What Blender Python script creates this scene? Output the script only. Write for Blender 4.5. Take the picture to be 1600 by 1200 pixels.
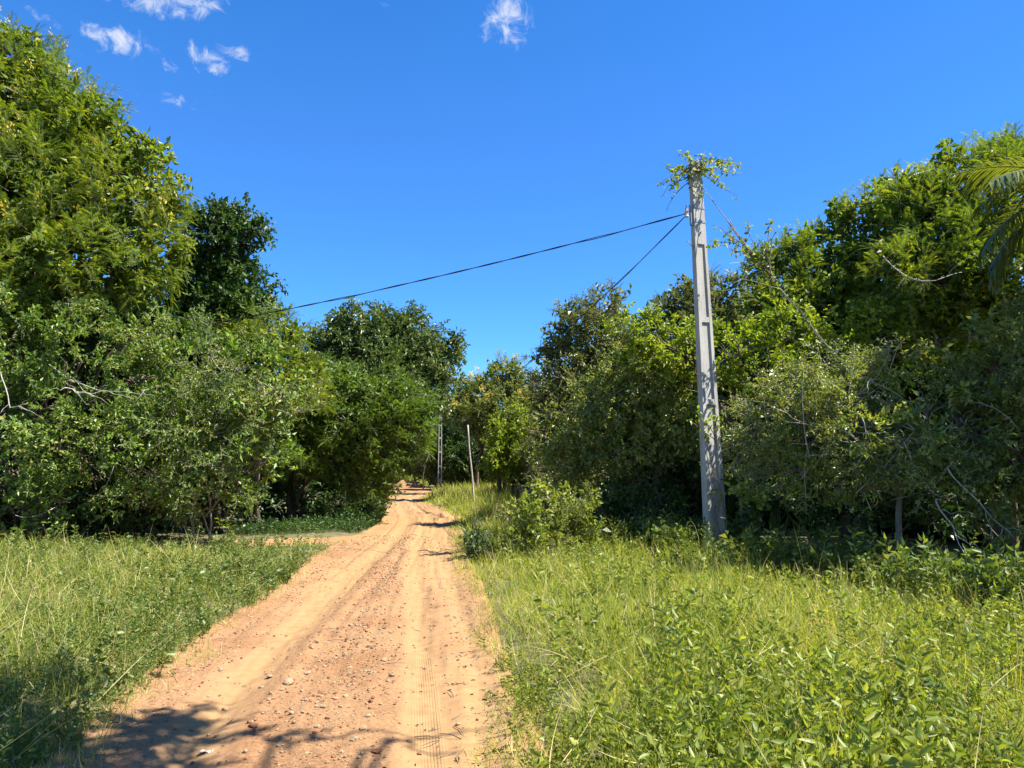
import bpy, bmesh, math, random, zlib
import numpy as np
from mathutils import Vector

for o in list(bpy.data.objects):
    bpy.data.objects.remove(o, do_unlink=True)
S = bpy.context.scene
rad = math.radians

# ------------------------------------------------------------------ camera
F = 1200.0                       # focal length in photograph pixels (1600 wide)
CAMH = 1.6
PITCH = math.atan(135.0 / F)
cam_d = bpy.data.cameras.new("camera")
cam = bpy.data.objects.new("camera", cam_d)
S.collection.objects.link(cam)
cam.location = (0, 0, CAMH)
cam.rotation_euler = (rad(90) + PITCH, 0, 0)
cam_d.sensor_width = 36.0
cam_d.lens = 36.0 * F / 1600.0
cam_d.clip_start = 0.05
cam_d.clip_end = 9000
S.camera = cam
S.render.resolution_x, S.render.resolution_y = 1024, 768

# ------------------------------------------------------------------ light
SUN_AZ, SUN_EL = rad(103), rad(56)          # azimuth clockwise from +Y (into the picture)
SUNV = Vector((math.sin(SUN_AZ) * math.cos(SUN_EL), math.cos(SUN_AZ) * math.cos(SUN_EL), math.sin(SUN_EL)))
sd = bpy.data.lights.new("sun", 'SUN')
sd.energy = 5.0
sd.angle = rad(0.53)
sd.color = (1.0, 0.95, 0.86)
so = bpy.data.objects.new("sun", sd)
S.collection.objects.link(so)
so.rotation_euler = SUNV.to_track_quat('Z', 'Y').to_euler()
so.location = (30, 0, 50)

S.view_settings.view_transform = 'Standard'
S.view_settings.look = 'None'
S.view_settings.exposure = 1.55
S.view_settings.gamma = 1.0
S.view_settings.use_curve_mapping = False
cy = S.cycles
cy.max_bounces = 5
cy.diffuse_bounces = 2
cy.glossy_bounces = 2
cy.transmission_bounces = 3
cy.transparent_max_bounces = 4
cy.caustics_reflective = False
cy.caustics_refractive = False


def pix_dir(px, py):
    a, b = (px - 800) / F, (600 - py) / F
    c, s = math.cos(PITCH), math.sin(PITCH)
    return Vector((a, c - b * s, s + b * c))


def P(px, py, Y):
    d = pix_dir(px, py)
    t = Y / d.y
    return np.array((d.x * t, Y, CAMH + d.z * t))


def G(px, py):
    d = pix_dir(px, py)
    t = -CAMH / d.z
    return np.array((d.x * t, d.y * t, 0.0))


# ------------------------------------------------------------------ world
W = bpy.data.worlds.new("World")
S.world = W
W.use_nodes = True
nt = W.node_tree
nt.nodes.clear()
N = nt.nodes.new


def wl(a, b):
    nt.links.new(a, b)


def wmath(op, a, b=None, clamp=False):
    n = N('ShaderNodeMath')
    n.operation = op
    n.use_clamp = clamp
    for i, v in enumerate((a, b)):
        if v is None:
            continue
        if isinstance(v, (int, float)):
            n.inputs[i].default_value = v
        else:
            wl(v, n.inputs[i])
    return n.outputs[0]


sky = N('ShaderNodeTexSky')
sky.sky_type = 'NISHITA'
sky.sun_disc = False
sky.sun_elevation = SUN_EL
sky.sun_rotation = SUN_AZ
sky.altitude = 100
sky.air_density = 1.0
sky.dust_density = 0.0
sky.ozone_density = 3.0
hs = N('ShaderNodeHueSaturation')
hs.inputs['Saturation'].default_value = 1.33
hs.inputs['Value'].default_value = 1.0
wl(sky.outputs[0], hs.inputs['Color'])
tc = N('ShaderNodeTexCoord')
DIRV = tc.outputs['Generated']


def wdot(vec):
    n = N('ShaderNodeVectorMath')
    n.operation = 'DOT_PRODUCT'
    wl(DIRV, n.inputs[0])
    n.inputs[1].default_value = vec
    return n.outputs['Value']


nz = N('ShaderNodeTexNoise')
nz.inputs['Scale'].default_value = 46
nz.inputs['Detail'].default_value = 8
nz.inputs['Roughness'].default_value = 0.68
nz.inputs['Distortion'].default_value = 0.7
wl(DIRV, nz.inputs['Vector'])
# small fair-weather wisps: (px, py, half length px, half width px, tilt deg, strength)
CLOUDS = [(268, 2, 74, 22, 4, 1.0), (192, 66, 50, 22, 14, 0.95), (326, 92, 42, 17, 30, 0.95), (366, 82, 34, 13, 18, 0.85),
          (262, 155, 48, 11, 10, 0.75), (256, 97, 24, 12, 45, 0.5), (790, 36, 44, 38, 30, 0.95), (723, 55, 10, 18, 80, 0.5),
          (340, 150, 14, 12, 50, 0.45), (606, 2, 14, 8, 20, 0.5), (312, 120, 14, 14, 40, 0.5), (226, 172, 24, 8, 5, 0.5),
          (60, 30, 40, 14, 20, 0.55), (1700, 90, 70, 30, 15, 0.9), (-160, 140, 80, 30, 10, 0.9)]
tot = None
for (px, py, a, b, ang, st) in CLOUDS:
    c = pix_dir(px, py).normalized()
    ca, sa = math.cos(rad(ang)), math.sin(rad(ang))
    e1 = (pix_dir(px + ca * 10, py + sa * 10).normalized() - c).normalized()
    e2 = c.cross(e1).normalized()
    u = wmath('DIVIDE', wdot(e1), a / F * 1.25)
    v = wmath('DIVIDE', wdot(e2), b / F * 1.25)
    # centre the ellipse
    u = wmath('SUBTRACT', u, c.dot(e1) / (a / F * 1.25))
    v = wmath('SUBTRACT', v, c.dot(e2) / (b / F * 1.25))
    q = wmath('ADD', wmath('MULTIPLY', u, u), wmath('MULTIPLY', v, v))
    m = wmath('MULTIPLY', wmath('SUBTRACT', 1.0, q, True), st)
    front = wmath('GREATER_THAN', wdot(c), 0.6)
    m = wmath('MULTIPLY', m, front)
    tot = m if tot is None else wmath('MAXIMUM', tot, m)
cov = wmath('ADD', wmath('MULTIPLY', tot, 0.62), wmath('MULTIPLY', wmath('SUBTRACT', nz.outputs[0], 0.5), 1.9))
gate = wmath('MULTIPLY', tot, 4.0, True)
mr = N('ShaderNodeMapRange')
mr.interpolation_type = 'SMOOTHSTEP'
mr.inputs['From Min'].default_value = 0.30
mr.inputs['From Max'].default_value = 1.05
wl(cov, mr.inputs['Value'])
alpha = wmath('MULTIPLY', wmath('MULTIPLY', mr.outputs[0], gate), 0.8)
# unseen broken cloud added behind the viewer to raise the neutral fill light
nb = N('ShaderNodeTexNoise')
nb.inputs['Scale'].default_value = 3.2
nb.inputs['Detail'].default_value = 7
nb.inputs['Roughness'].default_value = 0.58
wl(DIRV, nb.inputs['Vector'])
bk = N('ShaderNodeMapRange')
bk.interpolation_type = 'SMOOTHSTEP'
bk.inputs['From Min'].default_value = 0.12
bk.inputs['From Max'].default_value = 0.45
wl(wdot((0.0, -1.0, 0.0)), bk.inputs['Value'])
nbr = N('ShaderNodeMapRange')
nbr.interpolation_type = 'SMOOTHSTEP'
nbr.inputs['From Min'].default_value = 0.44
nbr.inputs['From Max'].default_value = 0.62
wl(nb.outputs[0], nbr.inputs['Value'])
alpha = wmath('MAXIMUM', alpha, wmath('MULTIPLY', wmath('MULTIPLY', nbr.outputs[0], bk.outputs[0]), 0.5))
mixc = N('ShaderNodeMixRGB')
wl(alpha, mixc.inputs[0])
# clearer, bluer air low in the sky than the model gives
sep = N('ShaderNodeSeparateColor')
wl(hs.outputs[0], sep.inputs[0])
cmb = N('ShaderNodeCombineColor')
rr_ = wmath('SUBTRACT', sep.outputs[0], wmath('MULTIPLY', wmath('MAXIMUM', wmath('SUBTRACT', sep.outputs[0], 0.36), 0.0), 0.6))
gg_ = wmath('SUBTRACT', sep.outputs[1], wmath('MULTIPLY', wmath('MAXIMUM', wmath('SUBTRACT', sep.outputs[1], 1.3), 0.0), 0.25))
wl(rr_, cmb.inputs[0])
wl(gg_, cmb.inputs[1])
wl(sep.outputs[2], cmb.inputs[2])
tn = N('ShaderNodeMixRGB')
tn.blend_type = 'MULTIPLY'
tn.inputs[0].default_value = 1
wl(cmb.outputs[0], tn.inputs[1])
tn.inputs[2].default_value = (0.95, 0.94, 1.12, 1)
wl(tn.outputs[0], mixc.inputs[1])
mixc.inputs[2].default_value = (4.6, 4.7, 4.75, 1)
bg = N('ShaderNodeBackground')
SKY_STRENGTH = 0.078
bg.inputs['Strength'].default_value = SKY_STRENGTH
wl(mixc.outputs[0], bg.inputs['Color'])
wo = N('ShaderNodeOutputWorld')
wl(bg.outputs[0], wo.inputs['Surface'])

# ================================================================== helpers
C = S.collection
rng = np.random.default_rng(11)
random.seed(5)


def norm(v):
    return v / np.maximum(np.linalg.norm(v, axis=-1, keepdims=True), 1e-9)


_pr = np.random.default_rng(3)
_K = _pr.normal(size=(10, 3))
_PH = _pr.uniform(0, 6.28, 10)


def n3(p, s=1.0, off=0.0):
    """cheap smooth noise about -1..1"""
    q = np.asarray(p) * s
    return np.sin(q @ _K.T * 1.3 + _PH + off).sum(-1) / 4.2


class Proto:
    """a small pattern of faces that is stamped many times into one mesh"""
    def __init__(self):
        self.v, self.li, self.sz, self.mi, self.n = [], [], [], [], 0

    def add(self, verts, faces, mi=0):
        for f in faces:
            self.li.extend(i + self.n for i in f)
            self.sz.append(len(f))
            self.mi.append(mi)
        self.v.extend(tuple(x) for x in verts)
        self.n += len(verts)

    def arr(self):
        return (np.array(self.v, float), np.array(self.li, np.int64), np.array(self.sz, np.int64), np.array(self.mi, np.int64))


def basis(d, roll=None, up=(0, 0, 1)):
    x = norm(d)
    u = np.broadcast_to(np.array(up, float), x.shape)
    y = np.cross(u, x)
    bad = np.linalg.norm(y, axis=-1) < 1e-3
    y[bad] = (0, 1, 0)
    y = norm(y)
    z = np.cross(x, y)
    if roll is not None:
        c, s = np.cos(roll)[:, None], np.sin(roll)[:, None]
        y, z = c * y + s * z, -s * y + c * z
    return np.stack((x, y, z), -1)          # columns


class Mesh:
    def __init__(self):
        self.V, self.L, self.SZ, self.M, self.n = [], [], [], [], 0
        self.attr = {}

    def raw(self, V, L, SZ, M):
        self.V.append(V)
        self.L.append(L + self.n)
        self.SZ.append(SZ)
        self.M.append(M)
        self.n += len(V)

    def stamp(self, proto, pos, dirs, scale, roll=None, mat=None):
        k = len(pos)
        if k == 0:
            return
        v, li, sz, mi = proto.arr() if isinstance(proto, Proto) else proto
        B = basis(np.asarray(dirs, float), roll)
        s = np.asarray(scale, float)
        if s.ndim == 1:
            s = np.repeat(s[:, None], 3, 1)
        loc = v[None] * s[:, None, :]
        out = np.einsum('kij,knj->kni', B, loc) + np.asarray(pos)[:, None, :]
        L = (li[None] + (np.arange(k) * len(v))[:, None]).ravel()
        M = np.tile(mi, k) if mat is None else np.repeat(mat, len(sz))
        self.raw(out.reshape(-1, 3), L, np.tile(sz, k), M)

    def tube(self, pts, r, sides=6, mi=0, cap=True):
        pts = np.asarray(pts, float)
        r = np.broadcast_to(np.asarray(r, float), (len(pts),))
        t = norm(np.gradient(pts, axis=0))
        ref = np.array((0.31, 0.17, 0.93)) if abs(t[0][2]) < 0.9 else np.array((0.95, 0.2, 0.1))
        a = norm(np.cross(t, ref))
        b = np.cross(t, a)
        th = np.arange(sides) * 2 * math.pi / sides
        ring = pts[:, None] + (a[:, None] * np.cos(th)[None, :, None] + b[:, None] * np.sin(th)[None, :, None]) * r[:, None, None]
        m = len(pts)
        i = np.arange(m - 1)[:, None] * sides
        j = np.arange(sides)[None]
        jn = (j + 1) % sides
        q = np.stack((i + j, i + jn, i + sides + jn, i + sides + j), -1).reshape(-1)
        L = [q]
        SZ = [np.full((m - 1) * sides, 4)]
        if cap:
            L += [np.arange(sides)[::-1], (m - 1) * sides + np.arange(sides)]
            SZ += [np.array([sides, sides])]
        SZ = np.concatenate(SZ)
        self.raw(ring.reshape(-1, 3), np.concatenate(L), SZ, np.full(len(SZ), mi))

    def box(self, z0, c0, z1, c1, mi=0, faces=None):
        """tapered box; c = (cx, cy, width, depth)"""
        vs = []
        for z, (cx, cy_, w, d) in ((z0, c0), (z1, c1)):
            for sx, sy in ((-1, -1), (1, -1), (1, 1), (-1, 1)):
                vs.append((cx + sx * w / 2, cy_ + sy * d / 2, z))
        L = np.array([3, 2, 1, 0, 4, 5, 6, 7, 0, 1, 5, 4, 1, 2, 6, 5, 2, 3, 7, 6, 3, 0, 4, 7])
        self.raw(np.array(vs, float), L, np.full(6, 4), np.full(6, mi))

    def build(self, name, mats, parent=None, smooth=False, link=True):
        V = np.concatenate(self.V)
        L = np.concatenate(self.L)
        SZ = np.concatenate(self.SZ)
        M = np.concatenate(self.M)
        if parent is not None:
            V = V - np.array(parent.location)
        me = bpy.data.meshes.new(name)
        me.vertices.add(len(V))
        me.vertices.foreach_set("co", V.astype(np.float32).ravel())
        me.loops.add(len(L))
        me.loops.foreach_set("vertex_index", L.astype(np.int32))
        me.polygons.add(len(SZ))
        st = np.zeros(len(SZ), np.int32)
        st[1:] = np.cumsum(SZ)[:-1]
        me.polygons.foreach_set("loop_start", st)
        me.polygons.foreach_set("material_index", M.astype(np.int32))
        me.polygons.foreach_set("use_smooth", np.full(len(SZ), smooth))
        for k, v in self.attr.items():
            a = me.attributes.new(k, 'FLOAT', 'POINT')
            a.data.foreach_set("value", np.asarray(v, np.float32))
        for m in (mats if isinstance(mats, (list, tuple)) else [mats]):
            me.materials.append(m)
        me.update(calc_edges=True)
        ob = bpy.data.objects.new(name, me)
        if link:
            C.objects.link(ob)
        if parent is not None:
            ob.parent = parent
        return ob


def tag(o, label=None, cat=None, group=None, kind=None):
    if label:
        o["label"] = label
    if cat:
        o["category"] = cat
    if group:
        o["group"] = group
    if kind:
        o["kind"] = kind
    return o


def empty(name, loc, label, cat, group=None):
    o = bpy.data.objects.new(name, None)
    o.empty_display_size = 0.3
    o.location = [float(x) for x in loc]
    C.objects.link(o)
    return tag(o, label, cat, group)


# ------------------------------------------------------------------ materials
def new_mat(name):
    m = bpy.data.materials.new(name)
    m.use_nodes = True
    t = m.node_tree
    t.nodes.clear()
    out = t.nodes.new('ShaderNodeOutputMaterial')
    return m, t, out


def ramp(t, stops):
    r = t.nodes.new('ShaderNodeValToRGB')
    e = r.color_ramp.elements
    while len(e) < len(stops):
        e.new(0.5)
    for i, (p, c) in enumerate(stops):
        e[i].position = p
        e[i].color = (*c, 1)
    return r


def leaf_mat(name, stops, trans=0.35, rough=0.42, spec=0.5, tint=(1.45, 1.4, 0.5), clump=0.5, cscale=0.7, gain=1.0):
    gain = gain * 1.08
    """leaf with its own random tone, slow drift of hue over the plant, light passing through the blade"""
    m, t, out = new_mat(name)
    g = t.nodes.new('ShaderNodeNewGeometry')
    r = ramp(t, [(p_, (c_[0] * gain * 1.08, c_[1] * gain * 1.03, c_[2] * gain * .97)) for p_, c_ in stops])
    nzz = t.nodes.new('ShaderNodeTexNoise')
    nzz.inputs['Scale'].default_value = cscale
    nzz.inputs['Detail'].default_value = 3
    t.links.new(g.outputs['Position'], nzz.inputs['Vector'])
    mx = t.nodes.new('ShaderNodeMath')
    mx.operation = 'MULTIPLY_ADD'
    t.links.new(nzz.outputs[0], mx.inputs[0])
    mx.inputs[1].default_value = clump * 2
    mx.inputs[2].default_value = -clump
    ad = t.nodes.new('ShaderNodeMath')
    ad.operation = 'ADD'
    ad.use_clamp = True
    t.links.new(g.outputs['Random Per Island'], ad.inputs[0])
    t.links.new(mx.outputs[0], ad.inputs[1])
    t.links.new(ad.outputs[0], r.inputs[0])
    p = t.nodes.new('ShaderNodeBsdfPrincipled')
    t.links.new(r.outputs[0], p.inputs['Base Color'])
    p.inputs['Roughness'].default_value = rough
    p.inputs['Specular IOR Level'].default_value = spec
    tr = t.nodes.new('ShaderNodeBsdfTranslucent')
    mu = t.nodes.new('ShaderNodeMixRGB')
    mu.blend_type = 'MULTIPLY'
    mu.inputs[0].default_value = 1
    t.links.new(r.outputs[0], mu.inputs[1])
    mu.inputs[2].default_value = (*tint, 1)
    t.links.new(mu.outputs[0], tr.inputs['Color'])
    mix = t.nodes.new('ShaderNodeMixShader')
    mix.inputs[0].default_value = trans
    t.links.new(p.outputs[0], mix.inputs[1])
    t.links.new(tr.outputs[0], mix.inputs[2])
    t.links.new(mix.outputs[0], out.inputs['Surface'])
    return m


def simple_mat(name, stops, scale=6.0, rough=0.85, bump=0.3, stretch=(1, 1, 1), bscale=None, spec=0.3, metal=0.0):
    m, t, out = new_mat(name)
    tcn = t.nodes.new('ShaderNodeTexCoord')
    mp = t.nodes.new('ShaderNodeMapping')
    mp.inputs['Scale'].default_value = stretch
    t.links.new(tcn.outputs['Object'], mp.inputs['Vector'])
    nzz = t.nodes.new('ShaderNodeTexNoise')
    nzz.inputs['Scale'].default_value = scale
    nzz.inputs['Detail'].default_value = 8
    nzz.inputs['Roughness'].default_value = 0.65
    t.links.new(mp.outputs[0], nzz.inputs['Vector'])
    r = ramp(t, stops)
    t.links.new(nzz.outputs[0], r.inputs[0])
    p = t.nodes.new('ShaderNodeBsdfPrincipled')
    t.links.new(r.outputs[0], p.inputs['Base Color'])
    p.inputs['Roughness'].default_value = rough
    p.inputs['Metallic'].default_value = metal
    p.inputs['Specular IOR Level'].default_value = spec
    if bump:
        n2 = t.nodes.new('ShaderNodeTexNoise')
        n2.inputs['Scale'].default_value = bscale or scale * 6
        n2.inputs['Detail'].default_value = 6
        t.links.new(mp.outputs[0], n2.inputs['Vector'])
        b = t.nodes.new('ShaderNodeBump')
        b.inputs['Strength'].default_value = bump
        b.inputs['Distance'].default_value = 0.02
        t.links.new(n2.outputs[0], b.inputs['Height'])
        t.links.new(b.outputs[0], p.inputs['Normal'])
    t.links.new(p.outputs[0], out.inputs['Surface'])
    return m


MAT = {}
# leaves: base colours of real foliage (0.03 to 0.14)
MAT['feather'] = leaf_mat("feathery_leaf", [(0, (.045, .085, .010)), (.5, (.095, .150, .014)), (.85, (.15, .195, .020)), (1, (.21, .21, .03))], .42, .45, .4, gain=1.25)
MAT['featherg'] = leaf_mat("bright_feathery_leaf", [(0, (.045, .100, .012)), (.5, (.090, .165, .018)), (1, (.15, .22, .025))], .38, .45, .4, gain=.95)
MAT['olive'] = leaf_mat("olive_small_leaf", [(0, (.055, .090, .016)), (.5, (.110, .150, .028)), (1, (.18, .20, .055))], .34, .45, .5, gain=1.15)
MAT['mid'] = leaf_mat("mid_green_leaf", [(0, (.045, .095, .013)), (.5, (.090, .155, .022)), (.9, (.15, .205, .038)), (1, (.20, .20, .06))], .36, .45, .5, gain=1.42)
MAT['grey'] = leaf_mat("grey_green_leaf", [(0, (.055, .080, .024)), (.5, (.100, .130, .036)), (1, (.17, .18, .06))], .30, .45, .5, gain=1.2)
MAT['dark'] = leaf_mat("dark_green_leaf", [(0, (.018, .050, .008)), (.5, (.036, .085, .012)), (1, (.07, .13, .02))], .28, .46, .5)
MAT['gloss'] = leaf_mat("glossy_broad_leaf", [(0, (.040, .080, .014)), (.5, (.075, .125, .024)), (1, (.13, .17, .045))], .28, .42, .7, gain=1.15)
MAT['lime'] = leaf_mat("lime_green_leaf", [(0, (.08, .14, .010)), (.5, (.16, .235, .014)), (1, (.25, .30, .02))], .42, .42, .5, gain=1.15)
MAT['tangle'] = leaf_mat("thicket_leaf", [(0, (.060, .100, .016)), (.5, (.125, .175, .028)), (.9, (.20, .225, .05)), (1, (.24, .22, .08))], .36, .42, .7, gain=1.35)
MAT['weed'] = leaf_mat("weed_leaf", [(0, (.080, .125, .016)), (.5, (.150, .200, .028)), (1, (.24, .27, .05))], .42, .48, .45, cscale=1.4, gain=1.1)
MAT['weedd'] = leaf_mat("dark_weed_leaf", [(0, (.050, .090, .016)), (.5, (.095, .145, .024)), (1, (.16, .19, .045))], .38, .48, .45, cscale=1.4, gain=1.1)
MAT['grass'] = leaf_mat("grass_blade", [(0, (.080, .135, .018)), (.45, (.165, .222, .028)), (.8, (.26, .285, .042)), (1, (.38, .35, .10))], .48, .5, .3, cscale=.55, clump=.45, gain=1.3)
MAT['grassl'] = leaf_mat("cool_grass_blade", [(0, (.075, .115, .022)), (.45, (.145, .185, .034)), (.8, (.22, .24, .05)), (1, (.34, .30, .12))], .46, .5, .3, cscale=.55, clump=.45, gain=1.48)
MAT['straw'] = leaf_mat("dry_grass_stalk", [(0, (.22, .19, .08)), (.5, (.36, .31, .14)), (1, (.5, .43, .22))], .25, .6, .3)
MAT['palm'] = leaf_mat("palm_leaflet", [(0, (.07, .105, .014)), (.5, (.12, .16, .022)), (1, (.18, .21, .04))], .34, .36, .7, gain=.95)
MAT['flower'] = leaf_mat("yellow_petal", [(0, (.50, .38, .05)), (.5, (.62, .50, .09)), (1, (.62, .46, .16))], .35, .6, .2, tint=(1, 1, .6))
MAT['twig'] = simple_mat("twig_bark", [(.3, (.10, .08, .055)), (.7, (.24, .20, .15))], 9, .9, .3)
MAT['pale'] = simple_mat("pale_bare_wood", [(.3, (.26, .23, .19)), (.7, (.48, .44, .38))], 9, .9, .3)
MAT['bark'] = simple_mat("tree_bark", [(.25, (.07, .05, .035)), (.6, (.16, .12, .085)), (.8, (.24, .20, .16))], 5, .95, .6, (3, 3, .6))
MAT['barkp'] = simple_mat("lichen_bark", [(.3, (.14, .12, .09)), (.55, (.27, .24, .19)), (.75, (.40, .38, .33))], 7, .95, .5, (2, 2, .8))
MAT['metal'] = simple_mat("galvanised_steel", [(.3, (.20, .20, .20)), (.7, (.38, .38, .38))], 20, .5, .1, metal=.6)
MAT['cable'] = simple_mat("black_cable_sheath", [(.3, (.012, .012, .013)), (.7, (.028, .028, .030))], 20, .55, 0)
MAT['wire'] = simple_mat("weathered_guy_wire", [(.3, (.09, .08, .07)), (.7, (.20, .18, .16))], 14, .6, 0)
MAT['stone'] = simple_mat("pale_quartz_stone", [(.25, (.22, .13, .065)), (.55, (.31, .225, .13)), (.8, (.40, .32, .21))], 30, .85, .4)
MAT['stoner'] = simple_mat("red_ironstone", [(.25, (.11, .045, .025)), (.55, (.21, .09, .045)), (.8, (.32, .16, .08))], 30, .9, .4)
MAT['scrap'] = simple_mat("dirty_white_plastic", [(.3, (.36, .34, .31)), (.7, (.55, .54, .51))], 12, .5, .2)
MAT['rubble'] = simple_mat("pale_rubble", [(.3, (.42, .36, .30)), (.7, (.68, .62, .55))], 10, .9, .4)


def concrete_mat():
    m, t, out = new_mat("weathered_concrete")
    tcn = t.nodes.new('ShaderNodeTexCoord')
    r = ramp(t, [(.25, (.25, .235, .21)), (.5, (.385, .37, .335)), (.75, (.49, .47, .43))])
    a = t.nodes.new('ShaderNodeTexNoise')
    a.inputs['Scale'].default_value = 3.0
    a.inputs['Detail'].default_value = 9
    a.inputs['Roughness'].default_value = .7
    mp = t.nodes.new('ShaderNodeMapping')
    mp.inputs['Scale'].default_value = (3, 3, .5)
    t.links.new(tcn.outputs['Object'], mp.inputs[0])
    t.links.new(mp.outputs[0], a.inputs['Vector'])
    t.links.new(a.outputs[0], r.inputs[0])
    b = t.nodes.new('ShaderNodeTexNoise')
    b.inputs['Scale'].default_value = 60
    b.inputs['Detail'].default_value = 5
    t.links.new(tcn.outputs['Object'], b.inputs['Vector'])
    sp = ramp(t, [(.28, (.45, .42, .38)), (.42, (1, 1, 1))])
    t.links.new(b.outputs[0], sp.inputs[0])
    mu = t.nodes.new('ShaderNodeMixRGB')
    mu.blend_type = 'MULTIPLY'
    mu.inputs[0].default_value = .4
    t.links.new(r.outputs[0], mu.inputs[1])
    t.links.new(sp.outputs[0], mu.inputs[2])
    p = t.nodes.new('ShaderNodeBsdfPrincipled')
    p.inputs['Roughness'].default_value = .93
    p.inputs['Specular IOR Level'].default_value = .2
    t.links.new(mu.outputs[0], p.inputs['Base Color'])
    bp = t.nodes.new('ShaderNodeBump')
    bp.inputs['Strength'].default_value = .5
    bp.inputs['Distance'].default_value = .01
    t.links.new(b.outputs[0], bp.inputs['Height'])
    t.links.new(bp.outputs[0], p.inputs['Normal'])
    t.links.new(p.outputs[0], out.inputs['Surface'])
    return m


MAT['concrete'] = concrete_mat()


def dirt_mat(name="sandy_dirt"):
    """reddish gravelly soil; attribute sand = loose pale sand of the wheel tracks, lat = sideways place in the tyre print"""
    m, t, out = new_mat(name)
    nd = t.nodes.new
    ln = t.links.new
    g = nd('ShaderNodeNewGeometry')
    big = nd('ShaderNodeTexNoise')
    big.inputs['Scale'].default_value = 1.1
    big.inputs['Detail'].default_value = 6
    ln(g.outputs['Position'], big.inputs['Vector'])
    rb = ramp(t, [(.30, (.228, .120, .057)), (.5, (.275, .157, .078)), (.70, (.290, .176, .088))])
    ln(big.outputs[0], rb.inputs[0])
    fine = nd('ShaderNodeTexNoise')
    fine.inputs['Scale'].default_value = 38
    fine.inputs['Detail'].default_value = 8
    fine.inputs['Roughness'].default_value = .75
    ln(g.outputs['Position'], fine.inputs['Vector'])
    rf = ramp(t, [(.28, (.55, .46, .40)), (.44, (.95, .93, .90)), (.62, (1.05, 1.05, 1.05)), (.75, (1.25, 1.3, 1.36))])
    ln(fine.outputs[0], rf.inputs[0])
    mu = nd('ShaderNodeMixRGB')
    mu.blend_type = 'MULTIPLY'
    mu.inputs[0].default_value = 1
    ln(rb.outputs[0], mu.inputs[1])
    ln(rf.outputs[0], mu.inputs[2])
    sa = nd('ShaderNodeAttribute')
    sa.attribute_name = "sand"
    sandc = ramp(t, [(.35, (.282, .163, .072)), (.65, (.312, .194, .090))])
    s2 = nd('ShaderNodeTexNoise')
    s2.inputs['Scale'].default_value = 9
    s2.inputs['Detail'].default_value = 6
    ln(g.outputs['Position'], s2.inputs['Vector'])
    ln(s2.outputs[0], sandc.inputs[0])
    # ragged border of the sandy strips
    rag = nd('ShaderNodeMath')
    rag.operation = 'MULTIPLY_ADD'
    ln(fine.outputs[0], rag.inputs[0])
    rag.inputs[1].default_value = .9
    rag.inputs[2].default_value = -.45
    sm = nd('ShaderNodeMath')
    sm.operation = 'ADD'
    sm.use_clamp = True
    ln(sa.outputs['Fac'], sm.inputs[0])
    ln(rag.outputs[0], sm.inputs[1])
    mx = nd('ShaderNodeMixRGB')
    ln(sm.outputs[0], mx.inputs[0])
    ln(mu.outputs[0], mx.inputs[1])
    ln(sandc.outputs[0], mx.inputs[2])
    p = nd('ShaderNodeBsdfPrincipled')
    p.inputs['Roughness'].default_value = .95
    p.inputs['Specular IOR Level'].default_value = .1
    ln(mx.outputs[0], p.inputs['Base Color'])
    # relief: grit plus the ribs of the tyre print
    vo = nd('ShaderNodeTexVoronoi')
    vo.inputs['Scale'].default_value = 45
    ln(g.outputs['Position'], vo.inputs['Vector'])
    inv = nd('ShaderNodeMath')
    inv.operation = 'SUBTRACT'
    inv.inputs[0].default_value = 1
    ln(sm.outputs[0], inv.inputs[1])
    h1 = nd('ShaderNodeMath')
    h1.operation = 'MULTIPLY'
    ln(fine.outputs[0], h1.inputs[0])
    ln(inv.outputs[0], h1.inputs[1])
    la = nd('ShaderNodeAttribute')
    la.attribute_name = "lat"
    pm = nd('ShaderNodeAttribute')
    pm.attribute_name = "print"
    sn = nd('ShaderNodeMath')
    sn.operation = 'MULTIPLY'
    ln(la.outputs['Fac'], sn.inputs[0])
    sn.inputs[1].default_value = 2 * math.pi / .036
    s3 = nd('ShaderNodeMath')
    s3.operation = 'SINE'
    ln(sn.outputs[0], s3.inputs[0])
    pw = nd('ShaderNodeMath')
    pw.operation = 'ABSOLUTE'
    ln(s3.outputs[0], pw.inputs[0])
    po = nd('ShaderNodeMath')
    po.operation = 'POWER'
    ln(pw.outputs[0], po.inputs[0])
    po.inputs[1].default_value = .35
    h2 = nd('ShaderNodeMath')
    h2.operation = 'MULTIPLY'
    ln(po.outputs[0], h2.inputs[0])
    ln(pm.outputs['Fac'], h2.inputs[1])
    hs_ = nd('ShaderNodeMath')
    hs_.operation = 'MULTIPLY_ADD'
    ln(h2.outputs[0], hs_.inputs[0])
    hs_.inputs[1].default_value = .20
    ln(h1.outputs[0], hs_.inputs[2])
    b = nd('ShaderNodeBump')
    b.inputs['Strength'].default_value = .9
    b.inputs['Distance'].default_value = .02
    ln(hs_.outputs[0], b.inputs['Height'])
    ln(b.outputs[0], p.inputs['Normal'])
    ln(p.outputs[0], out.inputs['Surface'])
    return m


MAT['dirt'] = dirt_mat()
MAT['soil'] = simple_mat("leaf_littered_soil", [(.3, (.055, .050, .025)), (.5, (.10, .095, .04)), (.7, (.17, .13, .07))], 3, .95, .6)

# ------------------------------------------------------------------ road plan (edges read off the photograph, laid on the ground)
def edge(pts):
    w = np.array([G(*p) for p in pts])
    o = np.argsort(w[:, 1])
    return w[o, 1], w[o, 0]


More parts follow.
